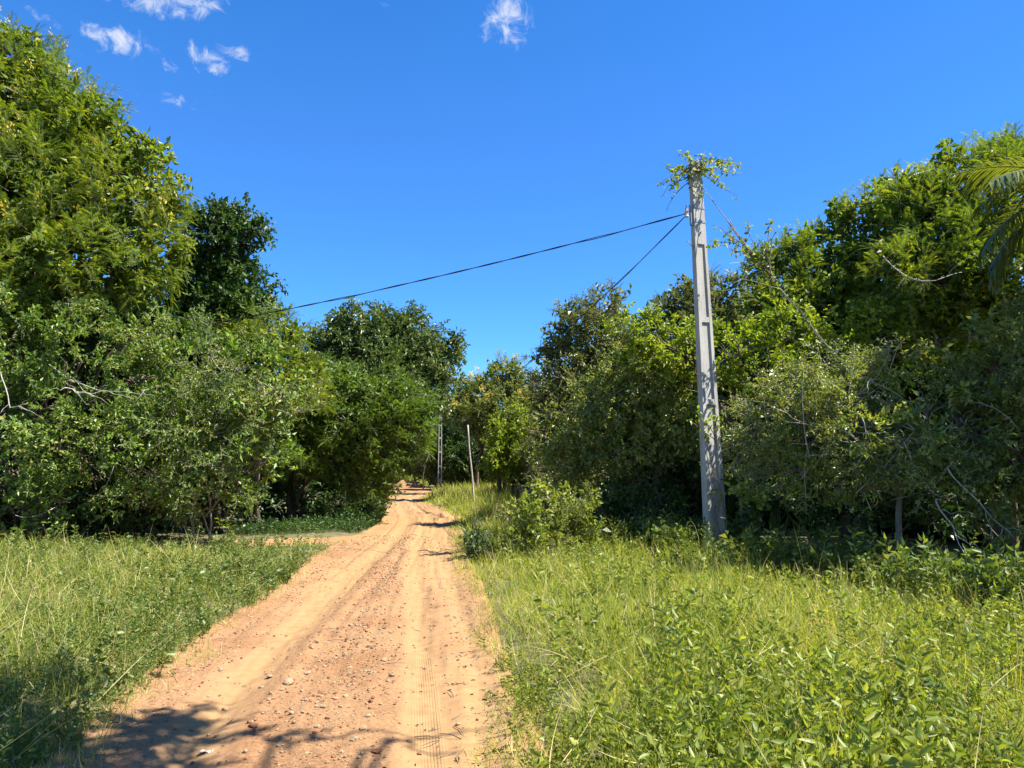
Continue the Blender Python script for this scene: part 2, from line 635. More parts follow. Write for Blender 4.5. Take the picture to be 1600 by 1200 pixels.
LE = edge([(118, 1200), (212, 1100), (320, 1000), (405, 950), (470, 900), (500, 872), (545, 845), (575, 832), (602, 818), (603, 800), (598, 785), (597, 779), (595, 771), (592, 763), (585, 757)])
RE = edge([(808, 1200), (788, 1120), (775, 1080), (752, 1000), (745, 950), (735, 905), (715, 870), (712, 830), (713, 812), (700, 800), (668, 789), (658, 781), (668, 774), (684, 768), (660, 762), (640, 757)])


def xl(y):
    return np.interp(y, *LE) + np.where(y < LE[0][0], (y - LE[0][0]) * .08, 0)


def xr(y):
    return np.interp(y, *RE)


def side_lo(x):
    return np.interp(x, [-12, -6.3, -5.0, -4.4, -3.6], [15.0, 15.3, 16.0, 16.6, 17.4])


def side_hi(x):
    return np.interp(x, [-12, -6.4, -3.7], [17.2, 17.6, 19.3])


def road_dist(x, y):
    """signed metres outside the bare dirt (negative on it), main track and the spur to the left"""
    d1 = np.maximum(xl(y) - x, x - xr(y))
    d2 = np.maximum(np.maximum(side_lo(x) - y, y - side_hi(x)), np.maximum(x + 3.2, -9.5 - x))
    return np.minimum(d1, d2)


def smooth(a, b, x):
    t = np.clip((x - a) / (b - a), 0, 1)
    return t * t * (3 - 2 * t)


def gz(x, y):
    d = road_dist(x, y)
    p = np.stack((x, y, 0 * x), -1)
    return -0.05 + 0.13 * smooth(-.15, .7, d) + 0.05 * n3(p, .35) * smooth(.2, 2.5, d)


def grid_mesh(xs, ys, zf):
    X, Y = np.meshgrid(xs, ys)
    V = np.stack((X.ravel(), Y.ravel(), zf(X.ravel(), Y.ravel())), -1)
    w, h = len(xs), len(ys)
    i = (np.arange(h - 1)[:, None] * w + np.arange(w - 1)[None]).ravel()
    L = np.stack((i, i + 1, i + w + 1, i + w), -1).ravel()
    m = Mesh()
    m.raw(V, L, np.full(len(i), 4), np.zeros(len(i), int))
    return m, V


far = np.array([60, 100, 200, 500, 1500, 4000.])
xs = np.concatenate((-far[::-1], np.arange(-40, -12, 1.), np.arange(-12, 12, .2), np.arange(12, 40.1, 1.), far[0:]))
ys = np.concatenate((-far[::-1], np.arange(-40, -2, 2.), np.arange(-2, 30, .2), np.arange(30, 110, 1.), np.array([120, 200, 500, 1500, 4000.])))
m, _ = grid_mesh(xs, ys, gz)
tag(m.build("ground", MAT['soil'], smooth=True), "brown soil with leaf litter under the scrub", "ground", kind="structure")


# ------------------------------------------------------------------ road surface
def track(pts):
    w = np.array([G(*p) for p in pts])
    o = np.argsort(w[:, 1])
    return w[o, 1], w[o, 0]


TL = track([(285, 1200), (318, 1140), (366, 1080), (452, 995), (540, 910), (590, 868), (628, 835), (640, 812), (628, 795), (622, 780)])
TR = track([(668, 1200), (662, 1080), (655, 980), (650, 900), (652, 850), (668, 820), (672, 806), (650, 795), (640, 780)])
TX = track([(760, 1200), (752, 1060), (712, 940), (690, 880), (680, 840), (690, 815)])
RED = track([(520, 1200), (530, 1080), (560, 980), (600, 890), (620, 850)])

us = np.linspace(0, 1, 150)
vs_ = np.concatenate((np.arange(2.5, 9, .03), np.arange(9, 20, .06), np.arange(20, 40, .2), np.arange(40, 78, .5)))
U, Yv = np.meshgrid(us, vs_)
U, Yv = U.ravel(), Yv.ravel()
a_, b_ = xl(Yv) - .22, xr(Yv) + .22
X = a_ + (b_ - a_) * U
pp = np.stack((X, Yv, 0 * X), -1)


def lat(tr):
    return X - np.interp(Yv, *tr)


def bumpf(d, w):
    return np.exp(-(d / w) ** 2)


wob = .02 * n3(pp, 1.1)
l1, l2, l3 = lat(TL) + wob, lat(TR), lat(TX) + 2 * wob
fade = smooth(60, 30, Yv)
Z = .028 * n3(pp, .9) * .6 + .012 * n3(pp, 4.0) + .007 * n3(pp, 11.0) + .004 * n3(pp, 27.0)
rutL, rutR, rutX = bumpf(l1, .17), bumpf(l2, .13), bumpf(l3, .10)
Z -= .026 * rutL + .024 * rutR + .022 * rutX
Z += .010 * (bumpf(l1 + .30, .09) + bumpf(l1 - .30, .09) + bumpf(l2 - .22, .06) + bumpf(l2 + .21, .06)) * (.6 + .5 * n3(pp, 2.0))
mid = smooth(-.1, .35, l1) * smooth(.1, -.35, l2)
Z += .03 * mid * (1 + .5 * n3(pp, 3.0)) * fade
# secondary grooves of older wheel marks on the far bend
for k, (o1, amp) in enumerate(((.42, .018), (-.38, .014), (.75, .012), (.2, .010))):
    Z -= amp * bumpf(lat(TL) - o1 - .08 * n3(pp * np.array((0, .35, 0)), 1, k), .05) * smooth(5, 9, Yv)
    Z -= amp * bumpf(lat(TR) - o1 * .8 - .08 * n3(pp * np.array((0, .35, 0)), 1, 3 + k), .05) * smooth(9, 13, Yv)
# washed-out step across the bend and a low bar of earth farther on
def gline(p0, p1):
    a, b = G(*p0), G(*p1)
    t = np.clip(((X - a[0]) * (b[0] - a[0]) + (Yv - a[1]) * (b[1] - a[1])) / ((b[0] - a[0]) ** 2 + (b[1] - a[1]) ** 2), 0, 1)
    dx, dy = X - a[0] - t * (b[0] - a[0]), Yv - a[1] - t * (b[1] - a[1])
    return np.hypot(dx, dy)
for p0, p1, w, am in (((655, 800), (682, 806), .10, .07), (((682, 806)), (694, 814), .12, .10), ((694, 814), (714, 811), .10, .10), ((612, 808), (690, 816), .12, .035)):
    dd = gline(p0, p1)
    Z -= am * np.exp(-(dd / w) ** 2)
    Z += am * .5 * np.exp(-((dd - 2 * w) / w) ** 2)
d_edge = np.minimum(X - a_, b_ - X)
Z += .035 * (1 - smooth(0.05, .5, d_edge)) * (.7 + .6 * n3(pp, 1.7)) - .10 * (1 - smooth(0, .10, d_edge))
sand = np.clip(1.15 * bumpf(l1, .22) + 1.2 * bumpf(l2, .14) + .95 * bumpf(l3, .32) + .30 * n3(pp, 1.2) + .35 * smooth(9, 16, Yv) - .05, 0, 1)
sand -= .5 * bumpf(lat(RED), .28) * smooth(20, 12, Yv)
sand = np.clip(sand, 0, 1)
w, h = len(us), len(vs_)
i = (np.arange(h - 1)[:, None] * w + np.arange(w - 1)[None]).ravel()
m = Mesh()
m.raw(np.stack((X, Yv, Z + .02), -1), np.stack((i, i + 1, i + w + 1, i + w), -1).ravel(), np.full(len(i), 4), np.zeros(len(i), int))
m.attr = {"sand": sand, "lat": l2, "print": np.clip(1.3 * smooth(.11, .08, np.abs(l2)) * smooth(20, 12, Yv) * smooth(-.5, .3, n3(pp, 1.9, 2.2) + .4 * n3(pp, 7.0)), 0, 1)}
tag(m.build("road", MAT['dirt'], smooth=True), "orange sandy dirt road with two wheel tracks", "road", kind="structure")
ROAD = (X, Yv, Z)


def road_z(x, y):
    """height of the road sheet, looked up in its grid"""
    r = np.clip(np.searchsorted(vs_, y), 0, h - 1)
    a, b = xl(y) - .22, xr(y) + .22
    c = np.clip(((x - a) / (b - a) * (w - 1)).round().astype(int), 0, w - 1)
    return Z[r * w + c] + .02


# the spur that leaves to the left along the edge of the wood
ux = np.arange(-9.6, -3.0, .08)
uv = np.linspace(0, 1, 26)
UX, UV = np.meshgrid(ux, uv)
UX, UV = UX.ravel(), UV.ravel()
UY = side_lo(UX) - .15 + (side_hi(UX) - side_lo(UX) + .3) * UV
q = np.stack((UX, UY, 0 * UX), -1)
UZ = .008 + .02 * n3(q, 1.0) + .008 * n3(q, 5.) - .03 * bumpf(UV - .35, .1) - .03 * bumpf(UV - .75, .1) - .05 * smooth(-3.9, -3.2, UX)
m = Mesh()
w2, h2 = len(ux), len(uv)
i = (np.arange(h2 - 1)[:, None] * w2 + np.arange(w2 - 1)[None]).ravel()
m.raw(np.stack((UX, UY, UZ), -1), np.stack((i, i + 1, i + w2 + 1, i + w2), -1).ravel(), np.full(len(i), 4), np.zeros(len(i), int))
m.attr = {"sand": .4 + .3 * n3(q, 1.5), "lat": 0 * UX, "print": 0 * UX}
tag(m.build("side_track", MAT['dirt'], smooth=True), "narrow dirt spur turning left along the wood", "path", kind="structure")

# ================================================================== leaf patterns
R_ = random.Random(21)


def leaf_far(p, o, d, L, Wd, droop=.15, fold=.18, mi=0, side=None):
    """one folded blade: base, right, tip, left"""
    d = np.array(d, float)
    d /= np.linalg.norm(d)
    if side is None:
        side = np.cross(d, (0, 0, 1))
        if np.linalg.norm(side) < 1e-3:
            side = np.array((1., 0, 0))
    side = np.array(side, float)
    side /= np.linalg.norm(side)
    up = np.cross(side, d)
    o = np.array(o, float)
    mid = o + d * L * .45 + up * fold * Wd
    tip = o + d * L - up * droop * L
    p.add([o, mid + side * Wd / 2, tip, mid - side * Wd / 2], [(0, 1, 2, 3)], mi)


def leaf_near(p, o, d, L, Wd, droop=.15, fold=.15, mi=0, side=None):
    d = np.array(d, float)
    d /= np.linalg.norm(d)
    if side is None:
        side = np.cross(d, (0, 0, 1))
        if np.linalg.norm(side) < 1e-3:
            side = np.array((1., 0, 0))
    side = side / np.linalg.norm(side)
    up = np.cross(side, d)
    o = np.array(o, float)
    A = o + d * L * .5 - up * droop * L * .25
    tip = o + d * L - up * droop * L
    v = [o, A, tip]
    for s in (1, -1):
        v.append(o + d * L * .22 + s * side * Wd * .40 + up * fold * Wd - up * droop * L * .05)
        v.append(o + d * L * .60 + s * side * Wd * .46 + up * fold * Wd - up * droop * L * .36)
    p.add(v, [(0, 3, 4, 2, 1), (0, 1, 2, 6, 5)], mi)


def twig_tube(p, a, b, r0, r1, mi=1):
    a, b = np.array(a, float), np.array(b, float)
    t = (b - a) / max(np.linalg.norm(b - a), 1e-6)
    s = np.cross(t, (0.3, .2, .93))
    s /= np.linalg.norm(s)
    u = np.cross(t, s)
    vs = []
    for c, r in ((a, r0), (b, r1)):
        for k in range(3):
            th = k * 2.094
            vs.append(c + r * (s * math.cos(th) + u * math.sin(th)))
    p.add(vs, [(0, 1, 4, 3), (1, 2, 5, 4), (2, 0, 3, 5)], mi)


def rdir(sp=1.0):
    a = R_.uniform(0, 6.283)
    z = R_.uniform(-1, 1)
    r = math.sqrt(1 - z * z)
    return np.array((r * math.cos(a), r * math.sin(a), z)) * sp


def compound(p, o, d, L, pairs=9, span=.085, mi=0, droop=.35):
    """feathery compound leaf: every pair of leaflets is one thin diamond across the stalk"""
    d = np.array(d, float)
    d /= np.linalg.norm(d)
    side = np.cross(d, (0, 0, 1.))
    if np.linalg.norm(side) < .1:
        side = np.array((1., 0, 0))
    side /= np.linalg.norm(side)
    th = R_.uniform(-.5, .5)
    up = np.cross(side, d)
    side = side * math.cos(th) + up * math.sin(th)
    up = np.cross(side, d)
    o = np.array(o, float)
    for k in range(pairs):
        t = (k + .8) / pairs
        c = o + d * L * t - np.array((0, 0, 1)) * droop * L * t * t
        w = span * (math.sin(math.pi * (.18 + .72 * t)) ** .6) * R_.uniform(.85, 1.1) / 2
        hf = L / pairs * .30
        f = d * hf
        dp = -np.array((0, 0, 1)) * w * .35
        sweep = d * w * .35
        p.add([c - f, c + side * w + dp + sweep, c + f, c - side * w + dp + sweep], [(0, 1, 2, 3)], mi)


def sp_feather(n=9, L=.24, pairs=12):
    p = Proto()
    twig_tube(p, (-.15, 0, 0), (.22, 0, .03), .007, .003)
    for k in range(n):
        x = -.08 + .30 * k / n + R_.uniform(-.02, .02)
        a = k * 2.4 + R_.uniform(-.4, .4)
        op = R_.uniform(.55, 1.25) * (1 - .45 * k / n)
        d = (math.cos(op), math.sin(op) * math.cos(a), math.sin(op) * math.sin(a))
        compound(p, (x, 0, .02), d, L * R_.uniform(.8, 1.15), pairs)
    return p.arr()


def sp_broad(nside=4, per=8, L=.095, Wd=.045, tw=.42, droop=.2, near=False, spread=1.0, leaf=None):
    p = Proto()
    fn = leaf or (leaf_near if near else leaf_far)
    tips = [((-.12, 0, 0), (tw, 0, .02))]
    for k in range(nside):
        x = tw * (.05 + .75 * k / max(nside, 1))
        a = k * 2.4 + R_.uniform(-.5, .5)
        d = np.array((.55, math.cos(a) * .8, math.sin(a) * .8)) * spread
        tips.append(((x, 0, 0), tuple(np.array((x, 0, 0)) + d * tw * R_.uniform(.4, .7))))
    for (a, b) in tips:
        twig_tube(p, a, b, .006, .0025)
        a, b = np.array(a), np.array(b)
        for k in range(per):
            t = (k + .6) / per
            o = a + (b - a) * t
            ax = (b - a) / np.linalg.norm(b - a)
            d = ax * .6 + rdir(1.0) + np.array((0, 0, -.1))
            fn(p, o, d, L * R_.uniform(.7, 1.2), Wd * R_.uniform(.8, 1.2), droop)
    return p.arr()


SP = {
    'feather': [sp_feather() for _ in range(4)],
    'fine': [sp_feather(10, .21, 11) for _ in range(4)],
    'broad': [sp_broad(4, 8, .11, .055) for _ in range(4)],
    'big': [sp_broad(3, 7, .15, .075, .42, .3) for _ in range(4)],
    'small': [sp_broad(5, 10, .055, .026, .40, .1) for _ in range(4)],
    'narrow': [sp_broad(5, 9, .085, .020, .42, .35) for _ in range(4)],
    'vine': [sp_broad(3, 9, .085, .065, .40, .45) for _ in range(4)],
    'sparse': [sp_broad(5, 6, .050, .022, .55, .15) for _ in range(4)],
    'core': [sp_broad(4, 7, .13, .075, .45, .3) for _ in range(3)],
}
FLOWER = []
for _ in range(3):
    p = Proto()
    for k in range(14):
        d = rdir() * .5 + np.array((1., 0, .2))
        leaf_far(p, np.array((R_.uniform(0, .16), 0, 0)) + rdir(.05), d, .042, .034)
    FLOWER.append(p.arr())


def crown_points(blobs, dens, lo=.72, hi=1.06, gap=-.55, gscale=1.1, seed=0, stray=.06):
    """points and outward directions over a union of lumpy ellipsoids; noise leaves gaps"""
    r = np.random.default_rng(seed)
    PT, DR = [], []
    for bi, (c, R) in enumerate(blobs):
        area = 4 * math.pi * ((R[0] * R[1]) ** 1.6 / 3 + (R[0] * R[2]) ** 1.6 / 3 + (R[1] * R[2]) ** 1.6 / 3) ** (1 / 1.6)
        n = int(dens * area)
        d = norm(r.normal(size=(n, 3)))
        f = lo + (hi - lo) * r.random(n) ** .7
        lump = 1 + .16 * n3(d * 2.2 + bi * 3.1, 1.0) + .08 * n3(d * 5.5 + bi, 1.0)
        s = r.random(n) < stray
        f = f * lump + np.where(s, r.uniform(.05, .20, n), 0)
        pt = c + d * R * f[:, None]
        keep = n3(pt, gscale, seed * .7) > gap
        for bj, (c2, R2) in enumerate(blobs):
            if bj != bi:
                keep &= np.linalg.norm((pt - c2) / R2, axis=1) > .72
        keep &= pt[:, 2] > .12
        PT.append(pt[keep])
        DR.append(d[keep])
    PT, DR = np.concatenate(PT), np.concatenate(DR)
    return PT, DR


def bez(a, b, c, n):
    t = np.linspace(0, 1, n)[:, None]
    return (1 - t) ** 2 * a + 2 * t * (1 - t) * b + t * t * c


def wiggle(pts, amp, seed):
    n = len(pts)
    t = np.linspace(0, 1, n)
    o = np.stack([np.sin(t * (5 + 2.3 * k) + seed * (k + 1.7)) + .5 * np.sin(t * (13 + 3 * k) + seed * 2.1) for k in range(3)], -1)
    return pts + o * amp * np.sin(np.pi * t)[:, None] ** .5


def make_tree(name, label, base, blobs_px, kind, leaf, dens=7.0, scale=1.0, r0=.12, stems=1, bark='bark', up=.35, jitter=.55,
              core=.35, flowers=0, flower_top=True, gap=-.55, cat="tree", group=None, twigs=0, twig_mat='pale', zr=.85, fork=.35, stray=.06,
              seed=None, loc=None, parts=("trunk", "crown"), lo=.72, droop=0.0, limbs=(), ds=1.0):
    base = (base[0] * ds, base[1] * ds)
    scale = scale * ds ** .6
    seed = seed if seed is not None else zlib.crc32(label.encode()) % 9973
    r = np.random.default_rng(seed)
    b = np.array((base[0], base[1], float(gz(np.array([base[0]]), np.array([base[1]]))[0]) - .05))
    root = empty(name, b, label, cat, group)
    blobs = []
    for t in blobs_px:
        px, py, rp, Yb = t[:4]
        Yb = Yb * ds
        z = t[4] if len(t) > 4 else zr
        rr = rp * Yb / F
        blobs.append((P(px, py, Yb), np.array((rr, rr * .9, rr * z))))
    # trunk and limbs
    T = Mesh()
    cs = np.array([c for c, _ in blobs])
    order = np.argsort(np.linalg.norm(cs[:, :2] - b[:2], axis=1))
    starts = [b + np.array((r.normal() * .18, r.normal() * .18, 0)) * (1 if stems > 1 else 0) for _ in range(stems)]
    ends = []
    for k, bi in enumerate(order):
        c, R = blobs[bi]
        if k < stems:
            s = starts[k]
            ctrl = s * (1 - fork) + c * fork
            ctrl[2] = s[2] + (c[2] - s[2]) * .72
        else:
            main = ends[k % stems][0]
            s = main[int(r.integers(4, 8))]
            ctrl = (s + c) / 2 + np.array((0, 0, .12 * np.linalg.norm(c - s)))
        path = wiggle(bez(s, ctrl, c, 12), .05 * np.linalg.norm(c - s) ** .5, seed + k)
        first = k < stems
        ra = r0 * (1.0 if first else (.42 if stems == 1 else .62)) / math.sqrt(max(1, stems) ** .6)
        T.tube(path, np.linspace(ra, max(.012, ra * .22), 12) * (1 + .25 * np.exp(-np.linspace(0, 12, 12))), 7 if r0 > .06 else 5)
        ends.append((path, R, c))
    for path, R, c in ends:
        nb = 7
        for q in range(nb):
            s = path[r.integers(5, 12)]
            d = norm(r.normal(size=3))
            d[2] = abs(d[2]) * .6 - .1
            e = c + d * R * r.uniform(.7, .98)
            T.tube(wiggle(bez(s, (s + e) / 2 + np.array((0, 0, .12)), e, 6), .05, seed + q), np.linspace(r0 * .16 + .006, .006, 6), 4)
    for lp in limbs:
        q_ = np.array([P(t[0], t[1], t[2] * ds) for t in lp])
        f_ = np.linspace(0, len(q_) - 1, 12)
        q_ = np.stack([np.interp(f_, np.arange(len(q_)), q_[:, a_]) for a_ in range(3)], -1)
        q_ = wiggle((q_ + np.roll(q_, 1, 0) * (np.arange(12) > 0)[:, None] + q_[:1] * (np.arange(12) == 0)[:, None]) / 2, .03, seed)
        T.tube(q_, np.linspace(.012, .005, 12), 5, mi=1)
        for a_ in r.integers(2, 11, 5):
            e_ = q_[a_] + (q_[min(a_ + 1, 11)] - q_[a_ - 1]) * r.uniform(.5, 1.6) + r.normal(size=3) * .16
            T.tube(wiggle(np.linspace(q_[a_], e_, 6), .025, a_), np.linspace(.006, .002, 6), 4, mi=1)
    # foliage
    K = Mesh()
    pt, dr = crown_points(blobs, dens, lo=lo, gap=gap, seed=seed, stray=stray)
    n = len(pt)
    dd = norm(dr * .85 + np.array((0, 0, up)) + r.normal(size=(n, 3)) * jitter * .6 + np.array((0, 0, -droop)))
    sc = scale * r.uniform(.75, 1.25, n)
    var = r.integers(0, 4, n)
    roll = r.uniform(-.9, .9, n)
    for v in range(4):
        k = var == v
        K.stamp(SP[kind][v], pt[k], dd[k], sc[k], roll[k])
    if core > 0:
        p2, d2 = crown_points(blobs, dens * core * 1.5, lo=.25, hi=.68, gap=-9, seed=seed + 1, stray=0)
        k2 = len(p2)
        va = r.integers(0, 3, k2)
        for v in range(3):
            k = va == v
            K.stamp(SP['core'][v], p2[k], norm(d2[k] + r.normal(size=(k.sum(), 3)) * .6), scale * r.uniform(.8, 1.3, k.sum()), r.uniform(-3, 3, k.sum()))
    K.build(parts[1], [MAT[leaf], MAT['twig']], root)
    if flowers:
        fl = Mesh()
        cand = np.where(dr[:, 2] > (.15 if flower_top else -.4))[0]
        # blossoms come in loose groups
        g = n3(pt[cand], 1.3, 5.0)
        cand = cand[np.argsort(-g + r.normal(size=len(cand)) * .6)][:flowers]
        o = pt[cand] + dd[cand] * .22 * scale
        va = r.integers(0, 3, len(cand))
        for v in range(3):
            k = va == v
            fl.stamp(FLOWER[v], o[k], norm(dd[cand][k] + np.array((0, 0, .6))), r.uniform(.8, 1.5, k.sum()) * scale, r.uniform(-3, 3, k.sum()))
        fl.build("blossoms", MAT['flower'], root)
    if twigs:
        idx = r.choice(n, min(twigs * 2 // 3, n), replace=False)
        for q in idx:
            s = pt[q] - dr[q] * r.uniform(.3, .8) + r.normal(size=3) * .15
            e = pt[q] + dr[q] * r.uniform(-.1, .16) + r.normal(size=3) * .25
            ctrl = (s + e) / 2 + r.normal(size=3) * .2
            T.tube(bez(s, ctrl, e, 6), np.linspace(.0075, .003, 6) * r.uniform(.6, 1.3), 4, mi=1)
    T.build(parts[0], [MAT[bark], MAT[twig_mat]], root, smooth=True)
    return root


def B(px, Y):
    """ground point under picture column px at depth Y"""
    return ((px - 800) / F * Y, Y)

# ================================================================== poles and lines
POLE_Y = 14.2
PK = 14.2 / 17.2


def pz(z):
    return 1.6 + (z - 1.6) * PK


PB = np.array((*B(1114, POLE_Y), 0.0))


def concrete_pole(loc, Hh, yaw, w0, w1, d0, d1, label, bars, group, open_web=False, lean=(0, 0), solid=(.0, 1e9)):
    root = empty("utility_pole", loc, label, "utility pole", group)
    root.rotation_euler = (lean[0], lean[1], yaw)
    m = Mesh()

    def wd(z):
        t = z / Hh
        return w0 + (w1 - w0) * t, d0 + (d1 - d0) * t
    lo, hi = solid                       # plain shaft below lo and above hi, recessed panels between
    fl = .205                             # flange share of the width
    def seg(za, zb, fx0, fx1, dk, inset=0.0):
        o = []
        for z in (za, zb):
            W_, D_ = wd(z)
            o.append(((fx0 + fx1) / 2 * W_, 0, (fx1 - fx0) * W_ - inset, D_ * dk))
        m.box(za, o[0], zb, o[1])
    n = 10
    zs = np.linspace(lo, hi, n)
    for za, zb in zip(zs[:-1], zs[1:]):
        seg(za, zb, -.5, -.5 + fl, 1)
        seg(za, zb, .5 - fl, .5, 1)
        if not open_web:
            seg(za, zb, -.5 + fl, .5 - fl, .50)
    for zz in bars:
        seg(zz - .05, zz + .05, -.5 + fl, .5 - fl, .95)
    if lo > 0.05:
        seg(-.4, lo, -.5, .5, .995)
    if hi < Hh:
        seg(hi, Hh, -.5, .5, .995)
    ob = m.build("pole_shaft", MAT['concrete'])
    ob.parent = root
    return root, wd


YAW = rad(25)
pole, pw_ = concrete_pole(PB, pz(8.62), YAW, .425, .225, .165, .095, "tall grey concrete utility pole at the edge of the thicket right of the road",
                          [pz(4.98), pz(3.12), pz(1.25)], "concrete utility poles", lean=(rad(.3), rad(-2.2)), solid=(.0, pz(6.72)))


def pole_pt(z, x=0.0, y=0.0):
    M_ = pole.matrix_basis if False else None
    v = Vector((x, y, z))
    v.rotate(pole.rotation_euler)
    return np.array(v) + PB


def in_pole(mesh_fn, name, mat):
    m = Mesh()
    mesh_fn(m)
    ob = m.build(name, MAT[mat])
    ob.parent = pole
    return ob


def _rack(m):
    W_, D_ = pw_(6.35)
    x = -W_ / 2
    m.box(6.18, (x - .025, 0, .05, .05), 6.58, (x - .025, 0, .05, .05))
    m.box(6.45, (x - .09, 0, .12, .03), 6.50, (x - .09, 0, .12, .03))
    m.tube([(x - .13, 0, 6.32), (x - .13, 0, 6.56)], .012, 6)


def _insul(m):
    W_, D_ = pw_(6.35)
    x = -W_ / 2 - .13
    m.tube([(x, 0, 6.34), (x, 0, 6.37), (x, 0, 6.40), (x, 0, 6.43)], [.045, .03, .03, .045], 10)


def _rod(m):
    W_, D_ = pw_(5.7)
    m.tube([(-W_ / 2 + .02, 0, 5.72), (-W_ / 2 - .14, 0, 5.88)], .010, 5)


in_pole(_rack, "cable_bracket", 'metal')
in_pole(_insul, "insulator", 'rubble')
in_pole(_rod, "steel_rod", 'metal')
for zb in (6.26, 6.53):
    def _band(m, zb=zb):
        W_, D_ = pw_(zb)
        for sx, sy, a, b in ((0, -1, W_ + .012, .006), (0, 1, W_ + .012, .006), (-1, 0, .006, D_), (1, 0, .006, D_)):
            c = (sx * (W_ / 2 + .003), sy * (D_ / 2 + .003), a, b)
            m.box(zb - .02, c, zb + .02, c)
    in_pole(_band, "clamp_band", 'metal')
for zb in (6.05, 6.7, 7.0):
    def _bolt(m, zb=zb):
        W_, D_ = pw_(zb)
        m.tube([(0, -D_ / 2 + .01, zb), (0, -D_ / 2 - .03, zb)], .016, 6)
    in_pole(_bolt, "bolt", 'metal')

pole2, _ = concrete_pole((*B(688, 55), 0), 6.4, rad(12), .30, .20, .2, .15, "far slender concrete pole with ladder-like gaps beside the rubble",
                         [.9, 1.9, 2.9, 3.9, 4.8], "concrete utility poles", open_web=True, solid=(.25, 5.3))

# wooden post
m = Mesh()
b0 = np.array((*B(742, 37), -.3))
t0 = P(731, 664, 37.)
m.tube(wiggle(np.linspace(b0, t0, 9), .018, 4), np.linspace(.05, .034, 9), 8)
tag(m.build("wooden_post", MAT['pale'], smooth=True), "thin pale leaning wooden post near the far concrete pole", "post")

ATT = pole_pt(6.39, -pw_(6.4)[0] / 2 - .17)


def hang(a, b, sag, n=40):
    t = np.linspace(0, 1, n)[:, None]
    p = a + (np.asarray(b) - a) * t
    p[:, 2] -= sag * 4 * (t * (1 - t))[:, 0]
    return p


def cable(name, a, b, sag, label, cat, r=.013, twist=True, mat='cable'):
    m = Mesh()
    n = 160 if twist else 60
    p = hang(np.asarray(a), np.asarray(b), sag, n)
    if twist:
        th = np.arange(n) * .55
        off = np.stack((0 * th, np.cos(th), np.sin(th)), -1) * r * .9
        irr = .02 * np.maximum(0, np.sin(np.linspace(0, 22, n))) ** 6
        m.tube(p + off, r, 5)
        o2 = -off
        o2[:, 2] -= irr
        m.tube(p + o2, r, 5)
    else:
        m.tube(p, r, 5)
    return tag(m.build(name, MAT[mat], smooth=True), label, cat)


LEFT_END = P(-120, 572, 19.5)
cable("power_cable", ATT, LEFT_END, .36, "black twisted cable hanging across the road to the left trees", "cable", .0085)
FAR_ATT = np.array((*B(688, 55), 5.9)) + np.array((.1, 0, 0))
cable("power_cable", ATT + np.array((.02, .02, -.03)), FAR_ATT, .9, "black cable running from the tall pole down to the far pole", "cable", .0085)
GUY0 = pole_pt(7.0, pw_(7.0)[0] / 2, 0)
GUY1 = np.array((*B(1612, 11.2), 0.0))
cable("guy_wire", GUY0, GUY1, .25, "slanting guy wire from the pole top into the right thicket", "wire", .008, False, 'wire')


def vine(name, label, anchors, shoots, seed, leafkind='vine', mat='olive', lw=1.0, tip=0.0):
    """a creeper: stems from the anchor points along the shoots, leaves set along them"""
    r = np.random.default_rng(seed)
    root = empty(name, anchors[0], label, "vine")
    st, lf = Mesh(), Mesh()
    one = Proto()
    leaf_near(one, (0, 0, 0), (1, 0, 0), .085, .055, .35)
    one = one.arr()
    P_, D_ = [], []
    for path, dens in shoots:
        path = np.asarray(path, float)
        st.tube(path, np.linspace(.011, .004, len(path)), 4)
        L = np.linalg.norm(np.diff(path, axis=0), axis=1).sum()
        k = int(L * dens)
        for _ in range(k):
            t = (tip + (1 - tip) * r.random() ** .8) * (len(path) - 1.001)
            a = int(t)
            P_.append(path[a] + (path[a + 1] - path[a]) * (t - a) + r.normal(size=3) * .025)
            D_.append(norm(r.normal(size=3) + np.array((0, 0, -.35))))
    P_, D_ = np.array(P_), np.array(D_)
    lf.stamp(one, P_, D_, r.uniform(.7, 1.35, len(P_)) * lw, r.uniform(-1, 1, len(P_)))
    st.build("stem", MAT['twig'], root, smooth=True)
    lf.build("leaves", MAT[mat], root)
    return root


r_ = np.random.default_rng(77)
top = pole_pt(pz(8.55))
sh = []
for ex, ey, dn in ((1030, 290, 34), (1062, 244, 44), (1112, 252, 40), (1142, 250, 44), (1158, 262, 36), (1128, 296, 30), (1040, 262, 52), (1052, 270, 50), (1075, 248, 34), (1102, 240, 30), (1125, 262, 34), (1150, 258, 34), (1160, 274, 8), (1152, 310, 14),
                   (1032, 312, 12), (1050, 300, 40), (1118, 280, 40), (1135, 270, 36), (1092, 262, 46), (1046, 285, 40)):
    dn *= .8
    e = P(ex, ey - 4, POLE_Y + r_.uniform(-.6, .5))
    s = top + r_.normal(size=3) * .06
    sh.append((wiggle(bez(s, (s + e) / 2 + np.array((0, 0, r_.uniform(-.05, .16))), e, 8), .04, r_.uniform(0, 9)), dn))
for k in range(5):
    th = np.linspace(0, 5, 14)
    z = np.linspace(pz(8.6), pz(7.7 + .15 * k), 14)
    sh.append(([pole_pt(zz, .125 * math.cos(t + k), .125 * math.sin(t + k)) for t, zz in zip(th, z)], 12))
sh.append((bez(pole_pt(pz(8.3)), P(1050, 300, 14.0), P(1041, 330, 14.0), 8), 3))
vine("climbing_vine", "leafy vine tuft sprouting from the top of the tall concrete pole", [top], sh, 5, lw=.85, mat='weed', tip=.22)
sh = []
guy = hang(GUY0, GUY1, .25, 60)
